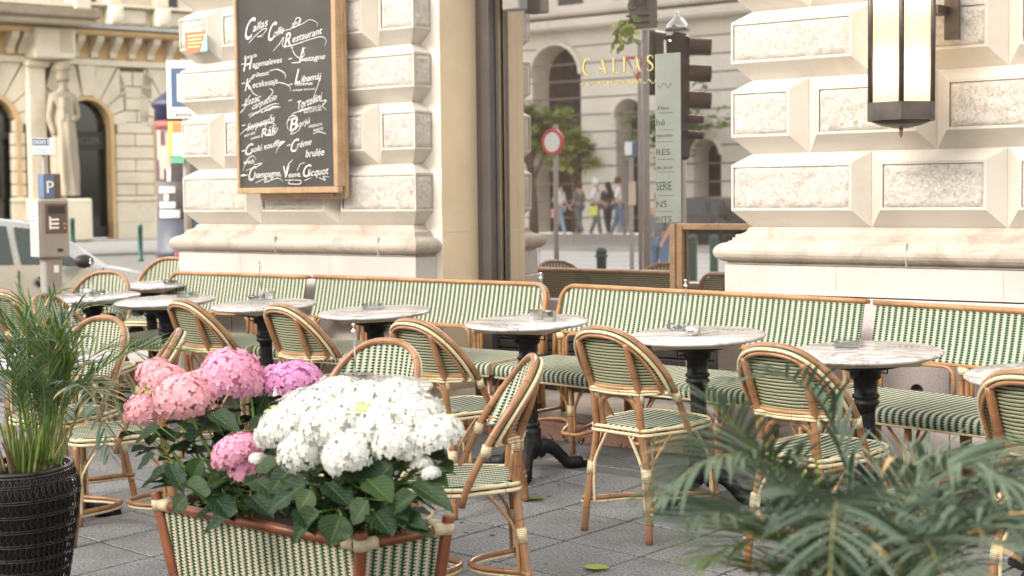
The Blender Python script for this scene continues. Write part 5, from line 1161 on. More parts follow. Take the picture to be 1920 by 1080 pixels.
# arch layout in facade metres
SC1=fu(171)-fu(170); 
def facade_bay(cx,hw,ysp,y0,glazed):
    cu=fu(cx); r=hw*SC1; zs=fz(ysp); zt=fz(y0)
    n=14; ring=lambda q:[(cu+q*math.cos(R(180-180*k/n)),zs+q*math.sin(R(180-180*k/n))) for k in range(n+1)]
    ri,ro=ring(r),ring(r*1.16)
    for k in range(n): prism([ri[k],ri[k+1],ro[k+1],ro[k]],-.5,.10,B2,'arch_moulding')
    for sg in (-1,1): prism([(cu+sg*r,fz(449)),(cu+sg*r*1.16,fz(449)),(cu+sg*r*1.16,zs),(cu+sg*r,zs)][::sg],-.5,.10,B2,'jamb_moulding')
    # radiating stones
    A0=[180-180*k/9 for k in range(10)]
    for k in range(9):
        a,b=R(A0[k]-.8),R(A0[k+1]+.8); q0=r*1.18
        def outer(t):
            zmax=(fz(124)-zs)/max(.05,math.sin(t)); umax=(hw*1.72*SC1)/max(.05,abs(math.cos(t))); return min(zmax,umax)
        pts=[(cu+q0*math.cos(a),zs+q0*math.sin(a)),(cu+q0*math.cos(b),zs+q0*math.sin(b)),(cu+outer(b)*math.cos(b),zs+outer(b)*math.sin(b)),(cu+outer(a)*math.cos(a),zs+outer(a)*math.sin(a))]
        prism(pts,-.2,.07 if k!=4 else .16,B1 if k!=4 else B3,'voussoir' if k!=4 else 'keystone')
    # glazing
    prism([(cu-r,fz(445)),(cu+r,fz(445))]+ring(r)[::-1],-.46,-.44,glazed,'shop_glass')
    return cu,r,zs
DG=NT('far_shop_glass'); DG.col((.020,.022,.018)); DG.b.inputs['Roughness'].default_value=.05; DG.b.inputs['Specular IOR Level'].default_value=.9; DG=DG.m
# wall backing in strips round the openings
for a,b in ((-90,-66),(29,119),(210,420)): bb(a,120,b,449,-.6,0,BJ,'wall_backing')
for a,b in ((-66,29),(119,210)): bb(a,120,b,190,-.6,-.02,BJ,'wall_backing')
cu,r,zs=facade_bay(164.5,43,233,190,DG); facade_bay(-20,47,236,190,DG); facade_bay(334,43,237,190,DG)
# black shop surround in the middle arch
bb(122,246,207,279,-.44,-.30,plain('black_fascia',(.020,.020,.018),.4),'shop_fascia'); 
for x in (121.5,203): bb(x,232,x+4.5,445,-.44,-.32,plain('black_shopframe',(.02,.022,.02),.4),'shop_frame')
bb(126,425,203,446,-.44,-.28,DARKP,'shop_stall_riser')
def facade_text(s,x0,x1,y,h,m,off): write(s,MBW@V((fu(x0),off,fz(y))),MBW@V((fu(x1),off,fz(y))),V((0,0,1)),h*SC1,m,bld)
facade_text('MONCLER',121,195,269,12,plain('bronze_letters',(.16,.13,.10),.5),-.285)
bb(-66,250,29,262,-.44,-.30,DARKP,'shop_frame')
# coursed stones between the bays
for xa,xb in ((216,290),(22,48),(-90,-80)):
    ys=[250,274,298,322,346,368]
    for k in range(5):
        w=xb-xa; cuts=[xa,xb] if (k%2 or w<40) else [xa,(xa+xb)/2,xb]
        for c in range(len(cuts)-1): bb(cuts[c]+.5,ys[k]+.6,cuts[c+1]-.5,ys[k+1]-.6,-.2,.07,B1,'ashlar_stone',bev=.03)
    for y0,y1 in ((228,250),): bb(xa+4,y0+.6,xb-4,y1-.6,-.2,.07,B1,'ashlar_stone',bev=.03)
    bb(xa-2,369,xb+2,379,-.2,.16,B3,'base_moulding',bev=.04); bb(xa-1,379.5,xb+1,417,-.2,.11,B3,'base_stone'); bb(xa-1,417.5,xb+1,449,-.2,.14,B1,'base_stone')
for x0,y0,x1,y1 in ((226,160,286,182),(232,182,280,205),(236,206,257,228),(258,206,279,228),(226,132,250,159),(251,132,286,159)): bb(x0+.5,y0+.5,x1-.5,y1-.5,-.2,.07,B1,'ashlar_stone')
bb(100,448,420,452.5,.0,1.2,PAVE,'threshold')
# entablature, consoles and the upper floor
bb(-90,112,420,123,-.4,.16,B3,'architrave'); bb(-90,70,420,111.8,-.6,.02,B2,'frieze')
for x in [-62,-38,22,44]+[144+36*k-4*k*.25 for k in range(8)]:
    z1,z0=fz(70.3),fz(108); u=fu(x); w=13*SC1/2; pr_=[(.02,z0),(.14,z0),(.18,z0+.25*(z1-z0)),(.36,z0+.45*(z1-z0)),(.62,z0+.72*(z1-z0)),(.70,z1-.02),(.70,z1),(.02,z1)]; n=len(pr_)
    vs=[MBW@V((u+sg*w,o,z)) for sg in (-1,1) for o,z in pr_]; mb=MB(); mb.add(vs,[tuple(range(n))[::-1],tuple(range(n,2*n))]+[(k,(k+1)%n,n+(k+1)%n,n+k) for k in range(n)],smooth=False); mb.build('console',B1,bld)
bb(-90,58,420,70,-.6,.85,B2,'cornice',bev=.08); bb(-90,52,420,57.8,-.6,.95,plain('lead_flashing',(.36,.37,.36),.6,0),'cornice_top')
bb(50,62,126,118,.0,.95,B3,'pedestal_block',bev=.05)
for k in range(5): bb(98+k*5,66,100+k*5,105,.95,.99,B1,'flute')
bb(-90,30,148,50,.2,2.0,stone('dark_balcony_stone',(.26,.21,.15),(.12,.10,.08),.5),'balcony_slab',bev=.06); bb(-90,50.2,140,56,.2,1.7,B3,'balcony_soffit')
for k in range(13):
    u=fu(-74+k*13.2); zb0,zt0=fz(23),fz(-14); H_=zt0-zb0; mb=MB(); mb.lathe([(.10,0),(.06,.1*H_),(.12,.35*H_),(.07,.75*H_),(.05,.9*H_),(.10,H_)],10,M=MBW@Matrix.Translation((u,1.75,zb0))); mb.build('baluster',B3,bld)
bb(-90,23,98,30,1.5,2.0,B1,'balcony_rail'); bb(-90,-20,98,-14,1.55,1.95,B1,'balcony_rail'); bb(98,-20,130,35,1.3,2.05,B1,'balcony_pier',bev=.06)
bb(-90,-120,420,52,-.9,-.3,B1,'upper_wall')
for x0,x1 in ((138,196),(238,286),(326,380)): bb(x0,10,x1,40,-.3,-.16,B3,'upper_panel',bev=.05)
for x0 in (208,296): bb(x0,8,x0+26,44,-.3,.25,B3,'dado_block',bev=.05); mb=MB(); mb.lathe([(.001,.05),(.20,.04),(.26,.0)],14,M=MBW@Matrix.Translation((fu(x0+13),.25,fz(27)))@Matrix.Rotation(R(90),4,'X').inverted()); mb.build('oval_relief',B1,bld)
for x0 in (208,296): bb(x0+2,-120,x0+24,6,-.3,.1,B3,'upper_pilaster')
bb(-90,4,420,9,-.3,.1,B1,'string_course')
WDK=plain('far_window_dark',(.025,.025,.025),.15)
for x0,x1,yb_ in ((144,194,3),(318,346,20)): bb(x0,-110,x1,yb_,-.3,-.24,WDK,'upper_window',bev=.0)
bb(50,120,84,372,.0,.28,B3,'pilaster',bev=.04); bb(46,118,90,131,.0,.45,B3,'pilaster_cap',bev=.05); bb(44,372,140,449,.0,1.3,B1,'statue_plinth',bev=.05)
# the caryatid
ST=stone('weathered_statue_stone',(.33,.28,.21),(.15,.125,.09),.8,.85,2,.4,12,.02)
zz0,zz1=fz(372),fz(124); hs_=zz1-zz0; sp_=MBW@V((fu(104),.75,0)); sp_.z=zz0
stt=empty('caryatid_statue',Matrix.Translation(sp_)@Matrix.Rotation(math.atan2(NB.x,-NB.y),4,'Z')@Matrix.Scale(hs_/1.86,4)@Matrix.Diagonal((.80,.9,1,1)),label='draped stone woman statue standing against the opposite facade',cat='statue')
skin('figure',[(0,0,.95),(0,0,1.15),(0,0,1.35),(0,0,1.47),(0,-.02,1.58),(0,-.01,1.70),(.19,0,1.38),(.25,.0,1.12),(.08,-.15,1.08),(-.20,0,1.38),(-.26,0,1.10),(-.20,-.06,.86),(.09,0,.88),(.10,-.05,.48),(.10,-.03,.06),(-.10,0,.88),(-.10,0,.48),(-.10,0,.06)],
 [(0,1),(1,2),(2,3),(3,4),(4,5),(2,6),(6,7),(7,8),(2,9),(9,10),(10,11),(0,12),(12,13),(13,14),(0,15),(15,16),(16,17)],
 [(.17,.13),(.14,.11),(.18,.13),.065,(.085,.10),.075,.075,.058,.05,.078,.058,.05,.11,.085,.07,.11,.085,.07],ST,stt)
mb=MB(); rb_=random.Random(2)
def robe(u,v):
    a=u*2*PI; z=.04+v*1.12; w=.235-.06*v+.05*math.sin(v*PI)*.4; w*=1+.085*math.sin(a*9+v*3.5)*(1-v*.5)+.04*math.sin(a*4-v*6); return (w*math.cos(a)*.98,w*math.sin(a)*.80,z)
mb.grid(robe,72,16); mb.build('drapery',ST,stt)
mb=MB(); mb.grid(lambda u,v:((.18-.02*v+.02*math.sin(u*40+v*12))*math.cos(u*2*PI),(.14+.02*math.sin(u*30))*math.sin(u*2*PI),1.0+v*.38-.08*math.sin(u*2*PI)*(1-v)),48,8); mb.build('bodice',ST,stt)
mb=MB(); mb.lathe([(.10,1.60),(.115,1.66),(.09,1.73),(.14,1.76),(.15,1.80),(.13,1.86)],16); mb.build('capital',ST,stt)
# ================================================================ parking meter
def M_at(px,py,d,yaw): P=deep(px,py,d); return Matrix.Translation(P)@Matrix.Rotation(yaw,4,'Z')
MG=plain('meter_grey_paint',(.30,.27,.25),.5,0,.08,6,.1); MGL=plain('meter_side_grey',(.50,.48,.47),.5,0,.05,6,.05); BLUE=plain('sign_blue',(.10,.165,.29),.45,0,.05,5,0); SW=plain('sign_white',(.82,.83,.83),.45,0,.05,5,0); BRN=plain('meter_brown',(.12,.085,.065),.5)
pm=empty('parking_meter',M_at(95,483,12.7,YAW+.62),label='grey parking meter with a blue P box standing before the parked car',cat='parking meter')
def lb(a,b,m,nm,par,bev=.006): mb=MB(); mb.box(a,b,bev=bev); return mb.build(nm,m,par)
hM=.475
lb((-.125,-.11,0),(.125,.11,hM),MG,'housing',pm,.015); lb((-.128,-.105,.01),(-.124,.105,hM-.01),MGL,'side_plate',pm,.001)
lb((-.075,-.118,.20),(.105,-.108,.44),BRN,'control_panel',pm,.004); lb((-.05,-.121,.36),(.085,-.116,.42),DARKP,'display',pm,.001)
for k in range(3): lb((-.035,-.123,.235+k*.033),(.035,-.1185,.252+k*.033),SW,'instruction_label',pm,.001)
lb((-.045,-.123,.232),(-.030,-.1185,.335),SW,'instruction_label',pm,.001)
for z in (.24,.275): 
    mb=MB(); mb.lathe([(.008,0),(.008,.006),(.001,.006)],10,M=Matrix.Translation((.082,-.116,z))@Matrix.Rotation(R(90),4,'X')); mb.build('button',plain('amber_button',(.75,.32,.06),.4),pm)
lb((.02,-.116,.05),(.065,-.109,.075),DARKP,'coin_return',pm,.002); lb((-.131,-.05,.25),(-.1285,.08,.37),SW,'side_sticker',pm,.0005)
for k in range(2): lb((-.1325,-.04,.30+k*.028),(-.1312,.06,.312+k*.028),BLUE,'sticker_print',pm,.0)
lb((-.07,-.07,-1.75),(.07,.07,-.002),MG,'post',pm,.01); lb((.0,-.074,-.12),(.04,-.070,-.06),SW,'post_sticker',pm,.001)
lb((-.06,-.075,hM+.002),(.075,.075,hM+.205),BRN,'lamp_box',pm,.006); lb((-.064,-.070,hM+.01),(-.0605,.070,hM+.198),BLUE,'blue_face',pm,.001); lb((-.055,-.079,hM+.01),(.02,-.0755,hM+.198),BLUE,'blue_face',pm,.001)
Mp=pm.matrix_world
o=write('P',Mp@V((-.045,-.082,hM+.05)),Mp@V((.010,-.082,hM+.05)),V((0,0,1)),.10,SW,None,'letter_P',bold=.006); o.parent=pm; o.matrix_parent_inverse=Mp.inverted()
# blue and white zone sign on its own pole
zs_=empty('zone_sign',M_at(82,275,13.6,YAW+.25),label='small white zone sign numbered 0001 above the parking meter',cat='sign')
lb((-.095,-.005,-.075),(.095,.005,.075),SW,'plate',zs_,.002); lb((-.093,-.008,.012),(.045,-.0055,.070),BLUE,'blue_panel',zs_,.0); lb((-.095,-.0075,-.0755),(.095,-.0055,-.070),BLUE,'border',zs_,0)
for k in range(3): lb((-.075,-.008,-.055+k*.018),(.03,-.0056,-.047+k*.018),plain('pale_print',(.45,.55,.66),.6),'print_line',zs_,0)
for k in range(4): lb((.05,-.008,-.05+k*.028),(.085,-.0056,-.038+k*.028),plain('pale_print2',(.65,.60,.62),.6),'print_line',zs_,0)
o=write('0001',zs_.matrix_world@V((-.085,-.0095,.022)),zs_.matrix_world@V((.038,-.0095,.022)),V((0,0,1)),.038,SW,None,'number',bold=.002); o.parent=zs_; o.matrix_parent_inverse=zs_.matrix_world.inverted()
mb=MB(); mb.tube([(0,.02,-1.9),(0,.02,.08)],.02,8); mb.build('pole',MG,zs_)
# big white sign behind the corner with stuck notes
ps=empty('street_sign',M_at(345,168,13.2,YAW+.05),label='white street sign with a thick blue square outline half hidden by the stone corner',cat='sign')
lb((-.145,-.006,-.245),(.145,.006,.245),SW,'plate',ps,.004)
for a,b in (((-.105,-.009,-.145),(-.06,-.0065,.18)),((-.06,-.009,.135),(.12,-.0065,.18)),((-.06,-.009,-.145),(.12,-.0065,-.10))): lb(a,b,BLUE,'blue_band',ps,0)
for a,b in (((-.149,-.003,-.249),(-.1455,.003,.249)),): lb(a,b,MG,'edge',ps,0)
o=write('zóna',ps.matrix_world@V((-.08,-.0095,-.225)),ps.matrix_world@V((.06,-.0095,-.225)),V((0,0,1)),.035,DARKP,None,'word'); o.parent=ps; o.matrix_parent_inverse=ps.matrix_world.inverted()
mb=MB(); mb.tube([(0,.03,-2.2),(0,.03,.26)],.03,8); mb.build('pole',MG,ps)
for a,b,c,n in (((-.14,-.02,-.56),(-.0,-.014,-.27),(.82,.66,.18),'yellow'),((-.10,-.025,-.36),(.02,-.021,-.28),(.80,.30,.14),'orange'),((-.10,-.027,-.56),(.02,-.0255,-.365),(.85,.85,.82),'white'),((-.12,-.024,-.62),(-.01,-.0205,-.565),(.15,.50,.33),'green')):
    lb(a,b,plain(n+'_paper',c,.7,0,.03,5,0),'notice',ps,0)
# ================================================================ advertising column
ac=empty('advertising_column',None,label='round advertising column with posters and a dark blue cap',cat='advertising column')
P0=deep(338,481,38); kk=F/38; rc=40/kk; PZ=lambda y:(481-y)/kk; ac.matrix_world=Matrix.Translation(P0)
NAVY=plain('navy_paint',(.020,.022,.050),.5); 
mb=MB(); mb.lathe([(rc*1.10,0),(rc*1.10,.15),(rc*1.03,.2),(rc*1.03,PZ(411))],32); mb.build('base',plain('dark_column_base',(.06,.065,.085),.5),ac)
mb=MB(); mb.lathe([(rc*1.05,PZ(470)),(rc*1.05,PZ(472.5))],32); mb.build('red_ring',plain('red_line',(.6,.05,.06),.5),ac)
mb=MB(); mb.lathe([(rc,PZ(411)),(rc,PZ(245))],32); mb.build('drum',plain('poster_grey',(.16,.14,.14),.7),ac)
mb=MB(); mb.lathe([(rc*1.02,PZ(245)),(rc*1.02,PZ(228))],32); mb.build('red_band',plain('brick_red_band',(.20,.055,.05),.6),ac)
mb=MB(); mb.lathe([(rc*1.03,PZ(228)),(rc*1.03,PZ(206)),(rc*1.15,PZ(202)),(rc*1.18,PZ(196)),(rc*1.0,PZ(188)),(.3*rc,PZ(168)),(.05,PZ(160))],32); mb.build('cap',NAVY,ac)
aim=math.atan2(-P0.y,-P0.x)
def poster(a0_,a1_,y0,y1,c,nm,d=.02,par=ac):
    mb=MB(); mb.grid(lambda u,v:((rc+d)*math.cos(aim+R(a0_+(a1_-a0_)*u)),(rc+d)*math.sin(aim+R(a0_+(a1_-a0_)*u)),0) if 0 else ((rc+d)*math.cos(aim+R(a0_+(a1_-a0_)*u)),(rc+d)*math.sin(aim+R(a0_+(a1_-a0_)*u)),PZ(y1)+(PZ(y0)-PZ(y1))*v),6,1); return mb.build(nm,plain(nm+'_ink%d'%y0,c,.6,0,.03,6,0),par)
poster(-80,10,248,340,(.055,.045,.05),'poster'); 
# pink dancing shape on the poster, cut as several flat pieces
for a0_,a1_,y0,y1 in ((-60,-46,246,300),(-52,-34,285,310),(-46,-22,275,318),(-30,-18,250,290),(-50,-38,310,336),(-26,-18,296,330)): poster(a0_,a1_,y0,y1,(.50,.27,.22),'poster_figure',.035)
poster(-28,-20,316,340,(.75,.75,.78),'poster_figure',.036)
for a0_,a1_,y0,y1 in ((-56,-8,350,362),(-40,-25,364,376),(-56,-8,378,390),(-56,2,393,408)): poster(a0_,a1_,y0,y1,(.42,.42,.43),'poster_text_band',.035)
# ================================================================ bollards, trees, small marker
BG=plain('green_bollard_paint',(.02,.085,.065),.45)
def bollard(P,h,r,label,grp='green bollards along the side street'):
    o=empty('bollard',Matrix.Translation(P),label=label,cat='bollard',group=grp); mb=MB(); mb.lathe([(r*1.25,0),(r*1.25,.06*h),(r,.09*h),(r*.95,.86*h),(r*1.2,.87*h),(r*1.2,.90*h),(r*.9,.92*h)],14); mb.build('shaft',BG,o)
    mb=MB(); mb.lathe([(r*1.05,.92*h),(r*1.1,.95*h),(r*.8,.985*h),(.001,h)],14); mb.build('cap',BG,o); return o
bollard(deep(264,490,36),70/(F/36),.055,'slim green bollard in front of the pale base of the opposite building')
bollard(deep(137,470,36),62/(F/36),.055,'slim green bollard between the parking meter and the shop window')
mk=empty('marker_post',Matrix.Translation(deep(332,508,12.5)),label='tiny red and white marker by the corner of the left pier',cat='marker'); mb=MB(); mb.lathe([(.02,-.3),(.02,0),(.022,.06),(.02,.10)],10); mb.build('post',SW,mk); mb=MB(); mb.lathe([(.021,.10),(.018,.13),(.002,.15)],10); mb.build('cap',plain('marker_red',(.6,.06,.05),.5),mk)
# ================================================================ cars
PAINT={}
def car_paint(nm,c): 
    m=plain(nm,c,.28,.35,.03,2,0,coat=.6); return m
def make_car(paint):
    """hatchback, 4.1 long along +X (nose at +X), wheels on z=0"""
    root=empty('parked_car',None)
    st=[ # x, half width, sill z, belt z, top z, top half width
     (-2.02,.62,.42,.78,.80,.60),(-1.96,.74,.30,.90,.95,.66),(-1.80,.80,.24,.93,1.18,.60),(-1.45,.83,.20,.94,1.38,.56),(-.9,.84,.19,.93,1.45,.56),(-.2,.84,.19,.92,1.47,.57),(.35,.84,.19,.91,1.40,.56),(.80,.84,.19,.90,1.16,.60),(1.12,.83,.19,.88,.93,.64),(1.5,.82,.20,.80,.85,.62),(1.85,.78,.24,.70,.74,.56),(2.02,.66,.34,.56,.60,.48)]
    def ringp(s):
        x,hw,zs,zb,zt,tw=s; return [(-hw*.92,zs),(-hw,zs+.12),(-hw*1.0,(zs+zb)/2),(-hw*.975,zb),(-tw,zt-.03),(-tw*.82,zt),(0,zt+.015),(tw*.82,zt),(tw,zt-.03),(hw*.975,zb),(hw,(zs+zb)/2),(hw,zs+.12),(hw*.92,zs)]
    vs=[];fs=[];m=13
    for s in st: vs+=[(s[0],y,z) for y,z in ringp(s)]
    glass=[]
    for i in range(len(st)-1):
        for k in range(m-1):
            f=(i*m+k,i*m+k+1,(i+1)*m+k+1,(i+1)*m+k)
            fs.append(f)
    fs.append(tuple(range(m))); fs.append(tuple((len(st)-1)*m+k for k in range(m))[::-1])
    mb=MB(); mb.add(vs,fs); b=mb.build('body',paint,root)
    def pt(x,t,side):  # point on the glasshouse side, t 0 belt..1 roof
        for a,c in zip(st,st[1:]):
            if a[0]<=x<=c[0]: q=(x-a[0])/(c[0]-a[0]); g=[a[j]+(c[j]-a[j])*q for j in range(6)]; break
        return V((x,side*((g[1]*.975)*(1-t)+g[5]*t+.006),g[3]*(1-t)+(g[4]-.03)*t))
    for side in (-1,1):
        for xs0,nm in (((-1.62,-.98),'rear_window'),((-.90,.02),'side_window'),((.10,.80),'side_window')):
            x0,x1=xs0; mb=MB()
            def f(u,v,x0=x0,x1=x1):
                lo=x0+(x1-x0)*u; tp=min(.92,.10+.80*v); 
                if x0>0: lo=x0+(x1-x0)*u*(1-.55*v)
                if x0<-1.5: lo=x0+(x1-x0)*(u+(1-u)*v*.35)
                return pt(lo,tp,side)
            mb.grid(f,8,4,flip=side<0); mb.build(nm,CARGL_D,root)
        for x in (-.94,.06,.98):
            mb=MB(); mb.tube([(x,side*.846,.26),(x,side*.85,.55),(x,side*.83,.90)],.009,4); mb.build('door_seam',DARKP,root)
        for x in (-.72,.30):
            mb=MB(); mb.lathe([(.001,.0),(.055,.002),(.06,.012)],14,M=Matrix.Translation((x+.0,side*.852,.78))@Matrix.Rotation(-side*R(90),4,'X')@Matrix.Diagonal((1.3,1,1,1))); mb.build('door_handle',DARKP,root)
        mb=MB(); mb.lathe([(.001,0),(.07,.02),(.095,.08),(.085,.13),(.001,.15)],12,M=Matrix.Translation((.72,side*.86,.98))@Matrix.Rotation(-side*R(90),4,'X')@Matrix.Diagonal((1.1,.8,1,1))); mb.build('mirror',DARKP,root)
        mb=MB(); mb.box((-1.1,side*.86-.01,.40),(1.1,side*.86+.01,.47),bev=.006); mb.build('side_strip',DARKP,root)
        for x in (-1.28,1.28):
            Mw=Matrix.Translation((x,side*.74,.30))@Matrix.Rotation(-side*R(90),4,'X')
            mb=MB(); mb.lathe([(.20,-.09),(.30,-.08),(.31,.06),(.28,.10),(.20,.10)],24,M=Mw); w_=mb.build('wheel',plain('tyre_rubber',(.015,.015,.015),.8) if 'ty' not in PAINT else PAINT['ty'],root)
            mb=MB(); mb.lathe([(.20,.09),(.17,.06),(.05,.09),(.001,.10)],14,M=Mw); mb.build('rim',STEEL,w_)
        mb=MB(); mb.box((1.80,side*.50-.16,.55),(1.96,side*.50+.14,.68),bev=.03); mb.build('headlight',CLEAR,root)
    mb=MB(); mb.grid(lambda u,v:((.38+.68*u),(v*2-1)*(.52+.06*u),1.40-.50*u**1.05+.012),6,6); mb.build('windscreen',CARGL_D,root)
    mb=MB(); mb.box((-.9,-.7,.15),(1.0,.7,.20)); mb.build('underside',DARKP,root)
    return root
CG=NT('dark_car_glass'); CG.col((.03,.045,.035)); CG.b.inputs['Roughness'].default_value=.04; CG.b.inputs['Specular IOR Level'].default_value=1.0; CARGL_D=CG.m
PAINT['ty']=plain('tyre_rubber',(.015,.015,.015),.8)
SILV=car_paint('silver_green_paint',(.42,.43,.41))
car=make_car(SILV); cp=deep(60,497,17.2)
cp=cp-DB*.50; car.matrix_world=Matrix.Translation((cp.x,cp.y,cp.z-.92))@Matrix.Rotation(math.atan2(DB.y,DB.x)-.03,4,'Z'); tag(car,'pale silver hatchback parked on the side street behind the café chairs','car')
c2=copy_tree(car); q=deep(-215,420,27); c2.matrix_world=Matrix.Translation((q.x,q.y,q.z-1.1))@Matrix.Rotation(math.atan2(DB.y,DB.x),4,'Z'); tag(c2,'dark parked car beyond the silver hatchback at the left edge','car')
DKP=car_paint('dark_green_paint',(.012,.016,.014))
for ch in c2.children:
    if ch.name.startswith('body'): ch.data=ch.data.copy(); ch.data.materials[0]=DKP
# ================================================================ what the café window mirrors: the far side of the main street
YM=7.459
def mir(P): return V((P.x,2*YM-P.y,P.z))
def rp(px,py,d): return mir(deep(px,py,d))
YV=46; YR=2*YM-YV
ob=empty('boulevard_building',None,label='long pale building across the boulevard seen only in the window reflection',cat='building')
FB=stone('boulevard_stone',(.80,.73,.64),(.62,.55,.47),.3,.85,.6,.05,10,.01)
def vx(px,py=300): return on_y(px,py,YV).x
def vz(px,py): return on_y(px,py,YV).z
def ow(px0,pz0,px1,pz1,y0,y1,m,nm,bev=0):
    mb=MB(); a,b=sorted((px0,px1)); mb.box((a,y0,pz0),(b,y1,pz1),bev=bev); return mb.build(nm,m,ob)
gz=vz(1130,438); ZTOP=22
arches=[(vx(1000),vx(1090),vz(1045,85)),(vx(1155),vx(1212),vz(1180,185)),(vx(1300),vx(1352),vz(1330,260)),(vx(1290)+10,vx(1352)+10,vz(1180,185)),(vx(880),vx(950),vz(1045,85)),(vx(720),vx(790),vz(1045,85))]
xs_=sorted([(a,b,z) for a,b,z in arches]); x=-75.
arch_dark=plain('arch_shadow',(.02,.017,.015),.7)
for a,b,z in xs_:
    ow(x,gz,a,ZTOP,YR-1,YR,FB,'wall'); cxx=(a+b)/2; r=(b-a)/2; zs=z-r; n=10
    for k in range(n):
        t0,t1=PI-PI*k/n,PI-PI*(k+1)/n; p=[(cxx+r*math.cos(t0),zs+r*math.sin(t0)),(cxx+r*math.cos(t1),zs+r*math.sin(t1)),(cxx+r*math.cos(t1),ZTOP),(cxx+r*math.cos(t0),ZTOP)]
        mb=MB(); mb.add([(u,YR,w2) for u,w2 in p],[(3,2,1,0)],smooth=False); mb.add([(p[0][0],YR,p[0][1]),(p[1][0],YR,p[1][1]),(p[1][0],YR-1,p[1][1]),(p[0][0],YR-1,p[0][1])],[(0,1,2,3)],smooth=False); mb.build('arch_wall',FB,ob)
        mb=MB(); q1,q2=1.0,1.14; pp=[(cxx+r*q*math.cos(t),zs+r*q*math.sin(t)) for q,t in ((q1,t0),(q1,t1),(q2,t1),(q2,t0))]; mb.add([(u,yy,w2) for yy in (YR+.18,YR) for u,w2 in pp],[(0,1,2,3),(3,2,6,7),(1,0,4,5)],smooth=False); mb.build('arch_ring',FB,ob)
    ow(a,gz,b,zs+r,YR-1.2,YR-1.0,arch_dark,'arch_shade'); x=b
ow(x,gz,30,ZTOP,YR-1,YR,FB,'wall')
for k in range(12): ow(-75,gz+.55+k*.62,30,gz+.60+k*.62,YR+.0,YR+.02,plain('course_joint',(.22,.20,.17),.9),'course_line')
for z in (vz(1100,55),vz(1100,30)): ow(-75,z,30,z+.35,YR,YR+.7,FB,'cornice',.08)
for k in range(40): 
    xx=-72+k*2.5; ow(xx,8.3+gz,xx+1.1,10.8+gz,YR+.0,YR+.04,WDK,'upper_window')
# road, kerb, zebra
mb=MB(); mb.box((-80,YR,gz-.5),(40,-20.0,gz-.02)); mb.build('boulevard_pavement',PAVE,kind='structure')
RD=plain('asphalt_painted_sunlit',(.74,.71,.66),.9,0,.1,2,.2,60)  # sunlight put into the colour, far paler than the other asphalt
mb=MB(); mb.add([(-80,-20.0,gz-.14),(40,-20.0,gz-.14),(40,-2.05,-.44),(-80,-2.05,-.44)],[(0,1,2,3)],smooth=False); mb.build('boulevard_road',RD,kind='structure')
ZP=plain('zebra_paint',(.80,.80,.78),.8,0,.06,5,.1)
for k in range(10):
    y=-18.8+k*1.7; z=lambda yy:gz-.14+( -.44-gz+.14)*(yy+20)/17.95+.004
    mb=MB(); mb.add([(-36,y,z(y)),(-13.5,y,z(y)),(-13.5,y+.75,z(y+.75)),(-36,y+.75,z(y+.75))],[(0,1,2,3)],smooth=False); mb.build('zebra_stripe',ZP,kind='structure')
# people walking there
def ppl(px,pfoot,d,h,*a,**k):
    P=rp(px,pfoot,d); yaw=k.pop('yaw',1.3); return person(Matrix.Translation(P)@Matrix.Rotation(yaw,4,'Z'),h,*a,**k)
ppl(1050,446,47,1.68,WT,LJ,HD,'woman in white top and pale jeans carrying a pink bag, mirrored in the window',step=.22,long_hair=True,bag=PKB,yaw=1.4)
ppl(1086,440,52,1.74,GY,GY,HB,'person in grey clothes mirrored beside the woman with a pink bag',step=.15,yaw=-1.6)
ppl(1118,444,47,1.76,WT,GY,HD,'man in white shirt and white cap mirrored in the window middle',step=.15,cap=WT,bag=YEL,yaw=1.2)
ppl(1140,441,50,1.70,DK,DK,HD,'person in dark clothes mirrored between two people in white',step=.12,long_hair=True,yaw=-1.2)
ppl(1160,446,46,1.80,WT,JN,HB,'man in white shirt and blue jeans mirrored left of the menu strip',step=.18,yaw=1.0)
ppl(1237,560,24.5,1.70,GY,JN,HA,'woman with long auburn hair and jeans mirrored behind the menu strip',step=.05,long_hair=True,yaw=PI+.2)
# bollards by the near kerb
for px,pt,d,lb_ in ((1127,463,19.5,'dark bollard mirrored in the middle of the café window'),(1298,440,21,'green bollard mirrored just right of the oak post'),(1338,440,23,'green bollard mirrored at the right side of the window')):
    P=rp(px,pt,d); bollard(V((P.x,P.y,P.z-.98)),.98,.065,lb_,'bollards mirrored in the café window')
# traffic light with sign
tq=empty('traffic_light',None,label='black traffic light with three hoods mirrored large in the café window',cat='traffic light'); dT=13.6
BK=plain('black_signal_housing',(.006,.006,.006),.45); BRR=plain('brown_hood',(.05,.025,.02),.5)
def rbox(x0,y0,x1,y1,d,th,m,nm,par,bev=.01):
    a=rp(x0,y1,d); b=rp(x1,y0,d); X=sorted((a.x,b.x)); mb=MB(); yy=(a.y+b.y)/2; mb.box((X[0],yy-th/2,a.z),(X[1],yy+th/2,b.z),bev=bev); return mb.build(nm,m,par)
rbox(1258,62,1292,300,dT,.22,BK,'housing',tq,.03); rbox(1204,58,1248,178,dT+.2,.2,BK,'second_housing',tq,.02); rbox(1240,66,1262,74,dT,.05,BK,'arm',tq); rbox(1246,75,1256,134,dT,.1,STEEL,'steel_sleeve',tq)
for y0 in (72,122,172):
    mb=MB(); a=rp(1290,y0+14,dT); b=rp(1332,y0+16,dT); mb.tube([a,b],.075,14,caps=False); mb.build('hood',BRR,tq)
for y0 in (222,252): mb=MB(); a=rp(1290,y0,dT); b=rp(1318,y0+2,dT); mb.tube([a,b],.035,12,caps=False); mb.build('small_hood',BRR,tq)
